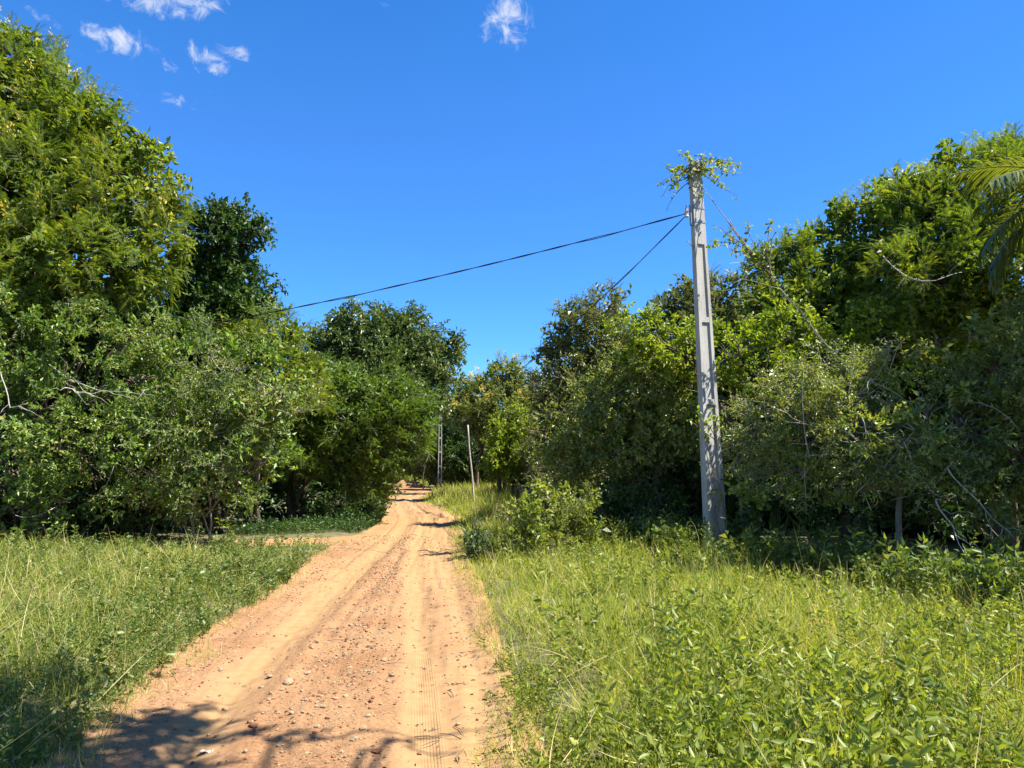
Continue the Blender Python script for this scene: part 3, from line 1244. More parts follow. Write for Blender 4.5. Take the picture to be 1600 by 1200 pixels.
for k in range(2):
    g = guy[6:32] + np.stack((np.cos(np.arange(26) * .8 + k * 1.6), np.sin(np.arange(26) * .8 + k * 1.6), np.cos(np.arange(26) * .8)), -1) * .03
    sh.append((g, 14))
for t, ex, ey, dn in ((12, 1104, 384, 34), (12, 1112, 352, 20), (14, 1165, 345, 40), (14, 1206, 342, 34), (15, 1195, 372, 30), (13, 1130, 362, 40), (16, 1150, 420, 22), (17, 1135, 440, 10), (17, 1176, 405, 30), (11, 1110, 376, 40), (15, 1210, 352, 16), (14, 1140, 392, 30)):
    s = guy[t]
    dn *= .7
    e = P(ex, ey, s[1] + r_.uniform(-.5, .4))
    sh.append((wiggle(bez(s, (s + e) / 2 + np.array((0, 0, .12)), e, 7), .04, ex), dn))
vine("climbing_vine", "leafy vine creeping along the slanting guy wire", [guy[14]], sh, 6, lw=.9, mat='weed')
sh = []
for k, (z, ex, ey) in enumerate(((2.9, 1076, 655), (2.6, 1088, 640), (2.7, 1130, 660), (2.5, 1118, 640), (2.9, 1140, 645), (2.4, 1100, 662))):
    s = pole_pt(2.1 + .1 * k, .05, -.12)
    e = P(ex, ey, POLE_Y - .4)
    sh.append((wiggle(bez(s, (s + e) / 2, e, 7), .03, k), 24))
for k in range(3):
    sh.append(([pole_pt(z, .02 + .14 * math.sin(z * 2.3 + k * 2), -.12 - .02 * math.cos(z * 5 + k)) for z in np.linspace(.1, 2.2 - .5 * k, 24)], 5))
vine("climbing_vine", "sparse bright vine clinging to the lower half of the tall pole", [pole_pt(.1, 0, -.2)], sh, 8, mat='lime', lw=.85)

# ================================================================== trees, left of the road
GL, GR = "trees on the left of the road", "trees on the right of the road"
make_tree("flowering_tree", "tallest left tree, feathery leaves with yellow blossom at its crest", B(30, 17.5),
          [(-60, 140, 120, 17), (35, 155, 100, 17), (105, 190, 80, 16.5), (25, 95, 52, 17), (60, 300, 120, 16.2), (170, 300, 85, 16.5), (228, 300, 62, 17), (-60, 330, 130, 16.5), (190, 390, 95, 16.5), (245, 390, 55, 17), (90, 410, 110, 16), (-30, 460, 110, 16), (205, 250, 45, 16.8)],
          'feather', 'feather', dens=8.5, scale=1.12, r0=.20, stems=3, flowers=130, gap=-.42, group=GL, core=.5, stray=.09)
make_tree("vine_clad_tree", "dark vine-smothered column of a tree between the flowering tree and the sky", B(345, 21),
          [(340, 392, 54, 20.5, 1.1), (368, 358, 36, 20.2), (338, 450, 58, 20.5, 1.2), (372, 480, 48, 20.3, 1.2), (350, 540, 64, 20.3), (322, 375, 34, 20.5)],
          'vine', 'dark', dens=11, scale=1.15, r0=.14, stems=2, gap=-.8, up=-.1, group=GL, core=.5, stray=.05)
make_tree("thorn_tree", "pale olive small-leaved tree with bare stems at the left verge", B(318, 17.6),
          [(320, 590, 85, 16.8), (385, 570, 80, 16.8), (430, 610, 52, 16.8), (270, 640, 75, 16.5), (340, 670, 78, 16.3), (410, 665, 50, 16.6), (290, 720, 50, 16.2), (250, 570, 55, 17), (285, 770, 40, 16.4), (360, 745, 46, 16.6), (420, 715, 42, 16.8)],
          'small', 'mid', dens=10, scale=1.1, stems=5, bark='barkp', gap=-.1, group=GL, core=.12, twigs=40, twig_mat='twig', r0=.04, limbs=[[(425, 640, 15.9), (455, 646, 15.9), (475, 640, 16)]])
make_tree("feathery_tree", "yellow-green feathery tree sloping below the vine-clad column", B(400, 20.5),
          [(430, 520, 42, 19.6), (405, 570, 60, 19.2), (450, 570, 40, 19.2), (455, 620, 50, 18.8), (375, 540, 40, 19.5), (470, 600, 40, 19.4)],
          'feather', 'feather', dens=9, scale=1.0, r0=.09, stems=2, gap=-.6, group=GL)
make_tree("broadleaf_tree", "glossy broad-leaved tree rising at the centre-left above the road bend", B(590, 27),
          [(580, 528, 52, 26), (535, 548, 48, 26), (503, 560, 34, 25.5), (625, 545, 48, 26), (662, 568, 42, 26), (600, 590, 66, 25.5), (652, 612, 46, 26), (695, 545, 19, 26.2, 1.3), (540, 605, 56, 25.5), (638, 515, 27, 26)],
          'broad', 'gloss', dens=9, scale=1.2, r0=.16, stems=2, gap=-.55, group=GL, stray=.05)
make_tree("overhanging_tree", "bright green feathery tree arching over a dark hollow at the road bend", B(470, 23.5),
          [(500, 610, 58, 22.5), (545, 618, 55, 22), (597, 630, 55, 22), (638, 635, 42, 22.5), (625, 672, 46, 22.3), (582, 690, 48, 22), (540, 655, 48, 21.6), (602, 712, 38, 22.3), (645, 688, 27, 22.6), (475, 645, 50, 22), (470, 705, 44, 21.6), (525, 715, 46, 22), (572, 745, 36, 22.2)],
          'fine', 'featherg', dens=9, scale=1.05, r0=.13, stems=5, gap=-.6, group=GL, fork=.2)
make_tree("thicket_tree", "shaggy dark green tree with pale bare twigs at the far left edge", B(70, 16.8),
          [(30, 540, 100, 15.4), (130, 560, 85, 15.6), (205, 600, 60, 15.8), (-70, 600, 100, 15), (60, 640, 85, 15), (170, 670, 62, 15.3), (100, 700, 60, 15), (20, 720, 60, 14.9), (215, 520, 50, 16), (60, 785, 44, 15), (150, 765, 48, 15.3), (-20, 790, 50, 14.8), (225, 745, 40, 15.8)],
          'broad', 'mid', dens=10, scale=.75, r0=.11, stems=4, gap=.0, group=GL, core=.12, twigs=40,
          limbs=[[(60, 560, 15.5), (92, 582, 14.6), (150, 612, 14.3), (215, 613, 14.2)], [(100, 606, 14.4), (150, 619, 14.3)], [(0, 575, 14.4), (14, 640, 14.1), (46, 630, 14)]])
make_tree("pollard_tree", "dark bushy tree hiding the left end of the road bend", B(560, 27.5),
          [(560, 745, 40, 27, 1.0), (520, 720, 45, 27), (585, 770, 22, 27), (480, 740, 40, 26.5)], 'broad', 'dark', dens=7, scale=1.2, r0=.1, stems=3, group=GL)

# ================================================================== trees, right of the road
make_tree("flowering_tree", "highest right tree, feathery crown behind the palm fronds", B(1560, 17),
          [(1530, 320, 90, 16.5), (1600, 300, 95, 16), (1460, 350, 75, 16.5), (1680, 300, 120, 16), (1550, 420, 110, 15.8), (1450, 440, 85, 16), (1640, 430, 110, 15.5), (1430, 320, 52, 17), (1570, 260, 42, 16.5), (1490, 285, 52, 16.8)],
          'feather', 'feather', dens=8.5, scale=1.05, r0=.18, stems=3, gap=-.5, group=GR, core=.65,
          limbs=[[(1380, 400, 15.4), (1412, 430, 15), (1440, 444, 14.8), (1468, 432, 14.8), (1510, 424, 15)]], ds=0.86)
make_tree("feathery_tree", "yellowish feathery tree filling the skyline right of the pole", B(1330, 19.5),
          [(1340, 400, 70, 19), (1290, 420, 65, 19), (1240, 430, 55, 19.2), (1380, 430, 70, 18.5), (1310, 480, 80, 18.5), (1225, 490, 60, 18.8), (1395, 500, 70, 18), (1200, 420, 34, 19.5), (1330, 365, 48, 19), (1400, 335, 60, 18.5), (1265, 400, 45, 19.2)],
          'feather', 'feather', dens=9, scale=1.05, r0=.15, stems=3, gap=-.5, group=GR, core=.65, ds=0.86)
make_tree("feathery_tree", "small grey-tipped feathery tree directly behind the tall pole", B(1120, 22),
          [(1125, 470, 45, 21), (1075, 475, 36, 21.5), (1160, 460, 40, 21), (1040, 505, 36, 21.5), (1110, 520, 50, 21), (1180, 500, 45, 21)],
          'feather', 'grey', dens=9, scale=1.1, r0=.11, stems=2, gap=-.35, group=GR)
make_tree("lime_tree", "lime green leafy tree lighting up beside the pole at mid height", B(1180, 18.6),
          [(1150, 545, 52, 18), (1200, 555, 60, 17.7), (1260, 560, 60, 17.4), (1040, 535, 48, 18.6), (1000, 530, 40, 19), (1080, 555, 46, 18.4), (1310, 550, 50, 17.4), (1235, 520, 45, 17.8), (1375, 535, 52, 17.2), (1445, 525, 54, 17), (1520, 525, 56, 16.8)],
          'broad', 'lime', dens=8.5, scale=.95, r0=.09, stems=3, gap=-.4, group=GR, core=.25, ds=0.82)
make_tree("scrub_tree", "pale small-leaved scrub tree with a lichened trunk in the right thicket", B(1400, 14.6),
          [(1390, 625, 80, 13.8), (1320, 620, 68, 13.8), (1460, 632, 72, 13.6), (1250, 625, 58, 14), (1200, 650, 50, 14.2), (1345, 668, 70, 13.4), (1270, 690, 52, 13.7), (1420, 690, 64, 13.2), (1175, 700, 34, 14.4), (1510, 660, 60, 13.4), (1560, 620, 50, 13.5), (1250, 742, 42, 13.9), (1335, 740, 44, 13.7), (1452, 742, 44, 13.4), (1182, 748, 34, 14.3), (1522, 735, 48, 13.4)],
          'narrow', 'tangle', dens=23, scale=.78, r0=.055, stems=1, bark='barkp', gap=-.4, group=GR, core=.12, twigs=130, stray=.10, limbs=[[(1378, 712, 13.6), (1345, 690, 13.3), (1290, 664, 13.2), (1215, 658, 13.2)], [(1480, 730, 12.8), (1530, 790, 12.6), (1590, 845, 12.5)], [(1462, 780, 12.8), (1490, 830, 12.6), (1510, 880, 12.5)]], ds=0.8)
make_tree("thicket_tree", "dense dark tree closing the right edge under the palm", B(1590, 13.6),
          [(1560, 590, 90, 13), (1650, 560, 110, 12.8), (1530, 690, 75, 12.9), (1620, 700, 90, 12.6), (1700, 650, 110, 12.4), (1580, 780, 60, 12.8)],
          'broad', 'olive', dens=7.5, scale=.85, r0=.10, stems=3, gap=-.35, group=GR, core=.35, ds=0.82)
make_tree("airy_tree", "grey-green fine-leaved tree with a wispy top left of the pole", B(935, 23),
          [(905, 520, 42, 22), (885, 560, 38, 22), (940, 530, 44, 22), (930, 585, 55, 21.6), (875, 610, 40, 22), (965, 570, 44, 21.6), (950, 480, 26, 22.2), (905, 640, 50, 21.6)],
          'small', 'grey', dens=11, scale=1.15, r0=.11, stems=2, gap=-.3, group=GR, core=.3, twigs=60, twig_mat='twig')
make_tree("thicket_tree", "dark tangled tree with drooping creepers between the bush and the pole", B(1010, 18.9),
          [(1000, 585, 60, 18.2), (1060, 600, 52, 18), (950, 630, 58, 18.3), (1010, 650, 60, 18), (1070, 670, 50, 17.9), (930, 690, 52, 18.2), (985, 715, 48, 18), (880, 720, 50, 18.6)],
          'vine', 'tangle', dens=15, scale=.72, r0=.10, stems=4, gap=-.3, up=-.1, group=GR, core=.35, twigs=90, ds=0.88)
make_tree("brown_scrub_tree", "brownish twiggy scrub tree leaning over the right verge", B(870, 22.5),
          [(880, 645, 40, 21.5), (868, 690, 38, 21.2), (890, 710, 48, 21), (880, 760, 40, 20.5), (910, 600, 36, 21.8)],
          'sparse', 'tangle', dens=14, scale=1.2, r0=.07, stems=4, gap=-.45, group=GR, core=.3, twigs=60, twig_mat='twig')

# ================================================================== trees at the far end
GF = "trees beyond the far bend of the road"
make_tree("flowering_tree", "far tree with a crown full of yellow blossom above the post", B(785, 42),
          [(790, 590, 32, 41), (760, 610, 30, 41), (815, 610, 32, 41), (735, 615, 22, 41), (840, 620, 28, 41), (780, 640, 40, 40), (830, 650, 34, 40), (740, 650, 30, 40.5), (712, 605, 12, 41)],
          'feather', 'olive', dens=6, scale=1.5, r0=.16, stems=2, gap=-.4, flowers=150, group=GF)
make_tree("lime_tree", "far lime green tree between the yellow blossom and the right scrub", B(800, 34),
          [(808, 670, 34, 34), (786, 690, 24, 34), (834, 700, 34, 33.5), (800, 720, 30, 33.5), (855, 730, 30, 33), (778, 728, 18, 34)],
          'broad', 'lime', dens=7, scale=1.2, r0=.1, stems=2, gap=-.45, group=GF)
make_tree("feathery_tree", "far drooping feathery tree hanging over the wooden post", B(745, 54),
          [(725, 640, 28, 51), (745, 650, 22, 52), (705, 640, 20, 52), (760, 670, 24, 54)], 'feather', 'olive', dens=6, scale=1.6, r0=.14, stems=1, gap=-.3, group=GF)
make_tree("broadleaf_tree", "far dark tree standing behind the slender concrete pole", B(715, 66),
          [(715, 665, 26, 64), (740, 690, 30, 64), (700, 695, 26, 63), (760, 710, 30, 62), (725, 725, 26, 62), (690, 725, 16, 63)], 'broad', 'dark', dens=5, scale=1.9, r0=.16, group=GF)
make_tree("broadleaf_tree", "far soft green tree where the road disappears, left of the slender pole", B(652, 76),
          [(650, 690, 24, 74), (630, 705, 22, 74), (670, 705, 24, 73), (610, 715, 20, 75), (655, 722, 20, 73), (640, 665, 20, 76), (675, 675, 18, 75)], 'broad', 'olive', dens=4.5, scale=1.9, r0=.14, group=GF)
make_tree("sapling", "thin pale-stemmed sapling left of the slender concrete pole", B(663, 62), [(664, 715, 10, 62), (660, 700, 9, 62)], 'broad', 'olive', dens=6, scale=1.4, r0=.06, bark='pale', group=GF, flowers=0)

# tree behind the viewer, whose boughs shade the near corner of the road
def shade_blob(px, py, zc, r):
    g = G(px, py)
    k = zc / SUNV.z
    return (g[0] + SUNV.x * k, g[1] + SUNV.y * k, zc, r)


SHB = [shade_blob(*t) for t in ((130, 1165, 6.2, .36), (300, 1165, 6.3, .26), (30, 1110, 6.6, .30), (230, 1260, 6.3, .45), (40, 1240, 6.6, .5), (250, 1130, 6.1, .18), (-60, 1160, 6.4, .36))]
root = empty("shade_tree", (2.6, -2.4, 0), "broad-leaved tree behind the viewer throwing shade on the near road", "tree")
T, K = Mesh(), Mesh()
b = np.array((2.6, -2.4, -.1))
rs = np.random.default_rng(9)
for k, (x, y, z, r) in enumerate(SHB):
    c = np.array((x, y, z))
    path = wiggle(bez(b, np.array((2.2, -.6, 4.6)), c, 12), .1, k)
    T.tube(path, np.linspace(.14 if k == 0 else .07, .02, 12), 7)
    pt, dr = crown_points([(c, np.array((r, r, r * .6)))], 15, lo=.1, hi=1.15, gap=-2, seed=k)
    for v in range(4):
        kk = np.arange(len(pt)) % 4 == v
        K.stamp(SP['broad'][v], pt[kk], norm(dr[kk] + rs.normal(size=(kk.sum(), 3)) * .5), rs.uniform(.8, 1.2, kk.sum()), rs.uniform(-1, 1, kk.sum()))
for px, py, px2, py2 in ((560, 1185, 790, 1130), (600, 1160, 720, 1178), (420, 1170, 640, 1150)):
    a, e = shade_blob(px, py, 6., 0), shade_blob(px2, py2, 6.1, 0)
    T.tube(wiggle(np.linspace(np.array(a[:3]), np.array(e[:3]), 8), .06, px), np.linspace(.022, .008, 8), 5)
    a0 = np.array(a[:3])
    T.tube(wiggle(bez(np.array((2.2, -.8, 4.4)), (a0 + np.array((2.2, -.8, 5.))) / 2, a0, 8), .06, px), np.linspace(.04, .02, 8), 5)
T.build("trunk", MAT['bark'], root, smooth=True)
K.build("crown", [MAT['olive'], MAT['twig']], root)


# ================================================================== the wood behind the front trees
def woodland(name, label, spots, leaf, seed, dens=6.5, scale=1.2):
    r = np.random.default_rng(seed)
    K = Mesh()
    for (x, y, zc, R, zr) in spots:
        blobs = [(np.array((x, y, zc)), np.array((R, R, R * zr)))]
        pt, dr = crown_points(blobs, dens, lo=.55, hi=1.1, gap=-.9, seed=int(r.integers(0, 9999)))
        va = r.integers(0, 4, len(pt))
        for v in range(4):
            k = va == v
            K.stamp(SP['big'][v], pt[k], norm(dr[k] + np.array((0, 0, .3)) + r.normal(size=(k.sum(), 3)) * .4), scale * r.uniform(.8, 1.3, k.sum()), r.uniform(-2, 2, k.sum()))
        K.tube([(x, y, -.2), (x + .1, y, zc * .6), (x, y + .1, zc)], [.12, .09, .04], 5, mi=2)
    return tag(K.build(name, [MAT[leaf], MAT['twig'], MAT['bark']]), label, "woodland", kind="stuff")


rw = np.random.default_rng(31)
spots = []
for y in np.arange(19.5, 66, 3.0):
    x0 = -9.2 - (y - 19.5) * .20
    for k in range(5):
        x = x0 - 3.0 * k + rw.normal() * .5
        if road_dist(np.array([x + 2.2]), np.array([y]))[0] < 0.5:
            continue
        top_ = min(1.6 + .25 * y, 6.6)
        spots.append((x, y + rw.normal() * .5, top_ * .62 + rw.uniform(-.3, .3), 2.3, 1.0))
        spots.append((x + rw.normal(), y + 1.5, 1.5, 1.8, .9))
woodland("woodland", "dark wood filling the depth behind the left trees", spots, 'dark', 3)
spots = []
for y in np.arange(17.5, 70, 3.0):
    x0 = max(3.2 + (20 - y) * .9 if y < 24 else 1.2, 1.2) if y < 34 else (y - 34) * .02 + .8
    x0 = {True: 10.5 - (y - 15) * .85, False: 3.2}[y < 23.5] if y < 34 else 3.0
    for k in range(6):
        x = x0 + 2.9 * k + rw.normal() * .4 + 1.2
        top_ = min(1.6 + .19 * y, 6.4)
        spots.append((x, y + rw.normal() * .5, top_ * .62 + rw.uniform(-.3, .3), 2.2, 1.0))
        spots.append((x + rw.normal(), y + 1.5, 1.5, 1.8, .9))
for k in range(5):
    spots.append((11.3 + 2.4 * k, 13.8 + rw.normal() * .4, 3.0, 2.0, 1.1))
    spots.append((10.8 + 2.4 * k, 15.6, 1.8, 2.0, 1.0))
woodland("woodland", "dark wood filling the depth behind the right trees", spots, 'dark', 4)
spots = []
for y in np.arange(84, 104, 5.0):
    for x in np.arange(-34, 30, 4.2):
        spots.append((x + rw.normal(), y + rw.normal(), 3.0 + rw.uniform(-.6, .8), 3.0, 1.0))
for x in np.arange(-5.5, 4, 2.6):
    spots.append((x, 72 + rw.normal(), 2.2, 2.2, .9))
woodland("woodland", "soft green wood closing the view at the end of the road", spots, 'olive', 5, dens=3.5, scale=2.0)

# ================================================================== palm at the right edge
def palm(label, top_, ground, angles):
    root = empty("palm_tree", (ground[0], ground[1], 0), label, "palm tree", None)
    T = Mesh()
    base = np.array((ground[0], ground[1], -.1))
    path = wiggle(np.linspace(base, top_, 14), .06, 2)
    T.tube(path, np.linspace(.17, .13, 14) * (1 + .06 * (np.arange(14) % 2)), 10)
    T.build("trunk", MAT['barkp'], root, smooth=True)
    rp = np.random.default_rng(8)
    protos = []
    for v in range(3):
        m = Mesh()
        n = 32
        Lf = 1.9
        el = (.9, .55, .2)[v]
        pts = [np.zeros(3)]
        a = el
        for k in range(n):
            pts.append(pts[-1] + np.array((math.cos(a), 0, math.sin(a))) * Lf / n)
            a -= (1.15 + .2 * v) / n
        pts = np.array(pts)
        m.tube(pts, np.linspace(.022, .005, n + 1), 5, mi=1)
        lp = Proto()
        segs = 4
        w_ = (.6, 1.0, .8, .45, .04)
        vv, ff = [], []
        for q in range(segs + 1):
            t = q / segs
            x, z = t * .95, -.55 * t ** 2.2
            vv += [(x, -.017 * w_[q], z), (x, .017 * w_[q], z)]
        for q in range(segs):
            ff.append((2 * q, 2 * q + 2, 2 * q + 3, 2 * q + 1))
        lp.add(vv, ff)
        lp = lp.arr()
        P_, D_, S_, R2 = [], [], [], []
        for k in range(4, n + 1):
            for sub in (0, .5):
                f = min(k + sub, n - .01)
                i_ = int(f)
                o = pts[i_] + (pts[min(i_ + 1, n)] - pts[i_]) * (f - i_)
                tdir = norm(pts[min(i_ + 1, n)] - pts[max(i_ - 1, 0)])
                for s in (-1, 1):
                    d = tdir * .55 + np.array((0, s * .8, .0)) + np.array((0, 0, rp.uniform(-.15, .25)))
                    P_.append(o)
                    D_.append(d)
                    ln_ = .62 * math.sin(math.pi * (.12 + .80 * (f / n))) ** .7 * rp.uniform(.85, 1.1)
                    S_.append((ln_, 1.0, ln_))
                    R2.append(rp.uniform(-.3, .3))
        m.stamp(lp, np.array(P_), np.array(D_), np.array(S_), np.array(R2))
        ob = m.build("frond", [MAT['palm'], MAT['twig']], link=False)
        protos.append(ob.data)
    for (az, v, tilt) in angles:
        o = bpy.data.objects.new("frond", protos[v])
        C.objects.link(o)
        o.parent = root
        o.location = Vector(top_) - root.location
        o.rotation_euler = (rp.uniform(-.3, .3), tilt, rad(az))
    return root


PT_ = P(1718, 305, 10.6)
palm("palm with long drooping fronds reaching in at the right edge", PT_, (PT_[0] + .25, PT_[1] + .3),
     [(180, 1, .0), (203, 2, .05), (160, 0, 0), (228, 1, 0), (252, 2, 0), (275, 0, 0), (300, 2, 0), (140, 2, .1), (110, 1, 0), (60, 1, 0), (20, 0, 0), (330, 1, 0), (190, 2, .42), (215, 2, .55), (172, 2, .7), (240, 2, .5), (186, 0, .3), (168, 1, .35), (196, 2, .25), (222, 1, .3)])

# ================================================================== verges: grass and weeds
def right_edge(x):
    return np.interp(x, [-6, .0, .6, 1.2, 3.0, 3.8, 4.6, 5.5, 8, 14], [80, 70, 15.5, 14.4, 13.8, 11.3, 9.3, 8.2, 6.8, 5])


def left_edge(x):
    return np.interp(x, [-16, -9.9, -8, -6.3], [13.4, 14.6, 15.8, 15.8])


def sample(bands, side, r):
    out = []
    for y0, y1, dn in bands:
        xa, xb = (-.95 * y1 - 2, 1.5) if side < 0 else (-6.5, .95 * y1 + 2)
        n = int((xb - xa) * (y1 - y0) * dn)
        x = r.uniform(xa, xb, n)
        y = r.uniform(y0, y1, n)
        d = road_dist(x, y)
        if side < 0:
            k = (x < xl(y) + .4) & (x > -.85 * y - 1.5) & ((y < left_edge(x) + .7) | (x > -3.9))
        else:
            k = (x > xr(y) - .4) & (x < .85 * y + 1.5) & (y < right_edge(x) + .8)
        q = np.stack((x, y, 0 * x), -1)
        k &= d > .13 * n3(q, 2.3) + .09 * n3(q, 7.0) + r.normal(size=n) * .06 - .07
        out.append(np.stack((x[k], y[k], d[k]), -1))
    return np.concatenate(out)


BL = []
for q in range(5):
    p = Proto()
    bend = (.15, .35, .6, .85, 1.1)[q]
    n = 4
    a, x, z = 0.0, 0.0, 0.0
    vv = []
    for k in range(n + 1):
        wv = (1 - (k / n) ** 1.6) * .5
        if k == n:
            vv.append((x, 0, z))
        else:
            vv += [(x, -wv, z), (x, wv, z)]
        x += math.cos(a) / n
        z += math.sin(a) / n
        a += bend / n * 1.6
    ff = [(2 * k, 2 * k + 2, 2 * k + 3, 2 * k + 1) for k in range(n - 1)] + [(2 * n - 2, 2 * n, 2 * n - 1)]
    p.add(vv, ff)
    BL.append(p.arr())


def base_z(x, y):
    """the soil surface: road sheet where there is one, else the ground"""
    on = (x > xl(y) - .15) & (x < xr(y) + .15) & (y > 2.6) & (y < 77)
    return np.where(on, np.maximum(road_z(x, y), gz(x, y)), gz(x, y))


def grass_height(x, y, d, side):
    p = np.stack((x, y, 0 * x), -1)
    nn = n3(p, .9)
    if side < 0:
        hgt = .11 + .26 * smooth(0, 1.2, d) * (1 + .6 * nn) + .07 * smooth(9, 13, y)
        hgt = hgt * (1 - .62 * smooth(-8.5, -5.5, x) * smooth(11, 14.5, y))
    else:
        hgt = .15 + .26 * smooth(0, 1.0, d) * (1 + .4 * nn) + .22 * smooth(17, 24, y) * smooth(0, .8, d)
    return np.maximum(hgt, .05)


def lay_grass(m, pts, side, r, mats):
    x, y, d = pts.T
    n = len(x)
    clump_ = .75 + .5 * smooth(-.5, .7, n3(np.stack((x, y, 0 * x), -1), 4.2, 3.0))
    hgt = grass_height(x, y, d, side) * r.uniform(.35, 1.25, n) * clump_
    z = base_z(x, y) - .01
    az = r.uniform(0, 6.283, n)
    tilt = np.abs(r.normal(size=n)) * .62 + .12
    dr = np.stack((np.cos(az) * np.sin(tilt), np.sin(az) * np.sin(tilt), np.cos(tilt)), -1)
    wd = np.maximum(.0045, .00068 * y) * r.uniform(.7, 1.3, n)
    tall = r.random(n) < .02
    hgt = np.where(tall, hgt * 1.7, hgt)
    mat = np.where(tall | (r.random(n) < mats), 1, 0)
    var = r.integers(0, 5, n)
    pos = np.stack((x, y, z), -1)
    sc = np.stack((hgt, wd, hgt), -1)
    # bend away from upright: roll so that the blade droops along its own tilt
    for v in range(5):
        k = var == v
        m.stamp(BL[v], pos[k], dr[k], sc[k], r.uniform(-3.14, 3.14, k.sum()), mat=mat[k])


rg = np.random.default_rng(41)
m = Mesh()
pts = sample([(2.0, 4.5, 1500), (4.5, 7, 1150), (7, 11, 760), (11, 18, 430), (18, 32, 190), (32, 66, 60)], 1, rg)
# leaner where weeds take over
wmask = lambda x, y: n3(np.stack((x, y, 0 * x), -1), .75, 1.3) + .9 * smooth(8.0, 4.5, y) * smooth(.4, 1.4, x - xr(y)) - .2
bare = n3(pts * np.array((1, 1, 0)), 1.7, 6.) + .5 * n3(pts * np.array((1, 1, 0)), 4.1)
keep = (rg.random(len(pts)) > .25 * smooth(-.1, .6, wmask(pts[:, 0], pts[:, 1]))) & (rg.random(len(pts)) > .8 * smooth(-.55, -.9, bare))
lay_grass(m, pts[keep], 1, rg, .10)


def lodged(m, side, n, r):
    """long pale stalks fallen across the sward"""
    q = sample([(2.8, 7, n), (7, 13, n * .4)], side, r)
    q = q[q[:, 2] > .12]
    k = len(q)
    az = r.uniform(0, 6.283, k)
    tl = r.uniform(.7, 1.35, k)
    L_ = r.uniform(.35, .75, k)
    m.stamp(BL[1], np.stack((q[:, 0], q[:, 1], base_z(q[:, 0], q[:, 1]) + .10), -1), np.stack((np.cos(az) * np.sin(tl), np.sin(az) * np.sin(tl), np.cos(tl)), -1),
            np.stack((L_, np.full(k, .0055), L_), -1), r.uniform(-3, 3, k), mat=np.ones(k, int))


lodged(m, 1, 16, rg)
tag(m.build("grass", [MAT['grass'], MAT['straw']]), "sunlit yellow-green grass on the right verge", "grass", kind="stuff")
m = Mesh()
pts = sample([(2.0, 4.5, 1600), (4.5, 7, 1250), (7, 11, 800), (11, 20, 450), (20, 34, 160)], -1, rg)
bare = n3(pts * np.array((1, 1, 0)), 1.7, 6.) + .5 * n3(pts * np.array((1, 1, 0)), 4.1)
pts = pts[rg.random(len(pts)) > .75 * smooth(-.5, -.9, bare)]
lay_grass(m, pts, -1, rg, .09)
lodged(m, -1, 12, rg)
# the grassed hump where the road is lost to view
n = 2600
hx = rg.normal(size=n) * 1.3 - 11.6
hy = rg.normal(size=n) * 1.6 + 79
k = np.abs(hx + 11.6) < 3.2
pts = np.stack((hx[k], hy[k], 1 + 0 * hx[k]), -1)
mm = len(pts)
m.stamp(BL[1], np.stack((pts[:, 0], pts[:, 1], .0 * pts[:, 0]), -1), norm(np.stack((rg.normal(size=mm) * .3, rg.normal(size=mm) * .3, np.ones(mm)), -1)),
        np.stack((rg.uniform(.7, 1.5, mm), np.full(mm, .07), np.ones(mm)), -1), rg.uniform(-3, 3, mm), mat=np.zeros(mm, int))
tag(m.build("grass", [MAT['grassl'], MAT['straw']]), "short matted grass on the left verge", "grass", kind="stuff")


def weed_proto(kind, near):
    p = Proto()
    fn = leaf_near if near else leaf_far
    if kind == 0:        # narrow leaves up a stem
        twig_tube(p, (0, 0, 0), (.42, .01, .02), .003, .0015)
        for k in range(20):
            t = .08 + .34 * k / 20
            a = k * 2.4
            fn(p, (t, 0, .02 * t), (.55, math.cos(a), math.sin(a)), R_.uniform(.055, .085), .021, .3)
    elif kind == 1:      # ovate leaves on branching stems
        for b in range(4):
            e = np.array((.30, R_.uniform(-.16, .16), R_.uniform(-.16, .16)))
            twig_tube(p, (0, 0, 0), e, .003, .0015)
            for k in range(8):
                o = e * (.25 + .75 * k / 8)
                fn(p, o, rdir() + np.array((.5, 0, 0)), R_.uniform(.035, .06), R_.uniform(.022, .034), .2)
    elif kind == 2:      # small trefoils
        for b in range(11):
            e = np.array((R_.uniform(.12, .28), R_.uniform(-.18, .18), R_.uniform(-.18, .18)))
            twig_tube(p, (0, 0, 0), e, .0016, .001)
            for k in range(3):
                a = k * 2.094 + b
                fn(p, e, (.25, math.cos(a), math.sin(a)), R_.uniform(.024, .036), .02, .1)
    else:                # broad-leaved herb
        twig_tube(p, (0, 0, 0), (.32, .02, 0), .004, .002)
        for k in range(9):
            t = .06 + .28 * k / 9
            a = k * 2.4
            fn(p, (t, 0, 0), (.35, math.cos(a), math.sin(a)), R_.uniform(.07, .11), R_.uniform(.04, .06), .35)
    return p.arr()


WP = {(k, nr): [weed_proto(k, nr) for _ in range(3)] for k in range(4) for nr in (0, 1)}


def lay_weeds(m, pts, r, size, mix):
    n = len(pts)
    x, y = pts[:, 0], pts[:, 1]
    kind = r.choice(4, n, p=mix)
    az = r.uniform(0, 6.283, n)
    tl = np.abs(r.normal(size=n)) * .35
    dr = np.stack((np.cos(az) * np.sin(tl), np.sin(az) * np.sin(tl), np.cos(tl)), -1)
    pos = np.stack((x, y, base_z(x, y) - .01), -1)
    var = r.integers(0, 3, n)
    near = (y < 9).astype(int)
    for kd in range(4):
        for nr in (0, 1):
            for v in range(3):
                k = (kind == kd) & (near == nr) & (var == v)
                m.stamp(WP[(kd, nr)][v], pos[k], dr[k], size[k], r.uniform(-3, 3, k.sum()))


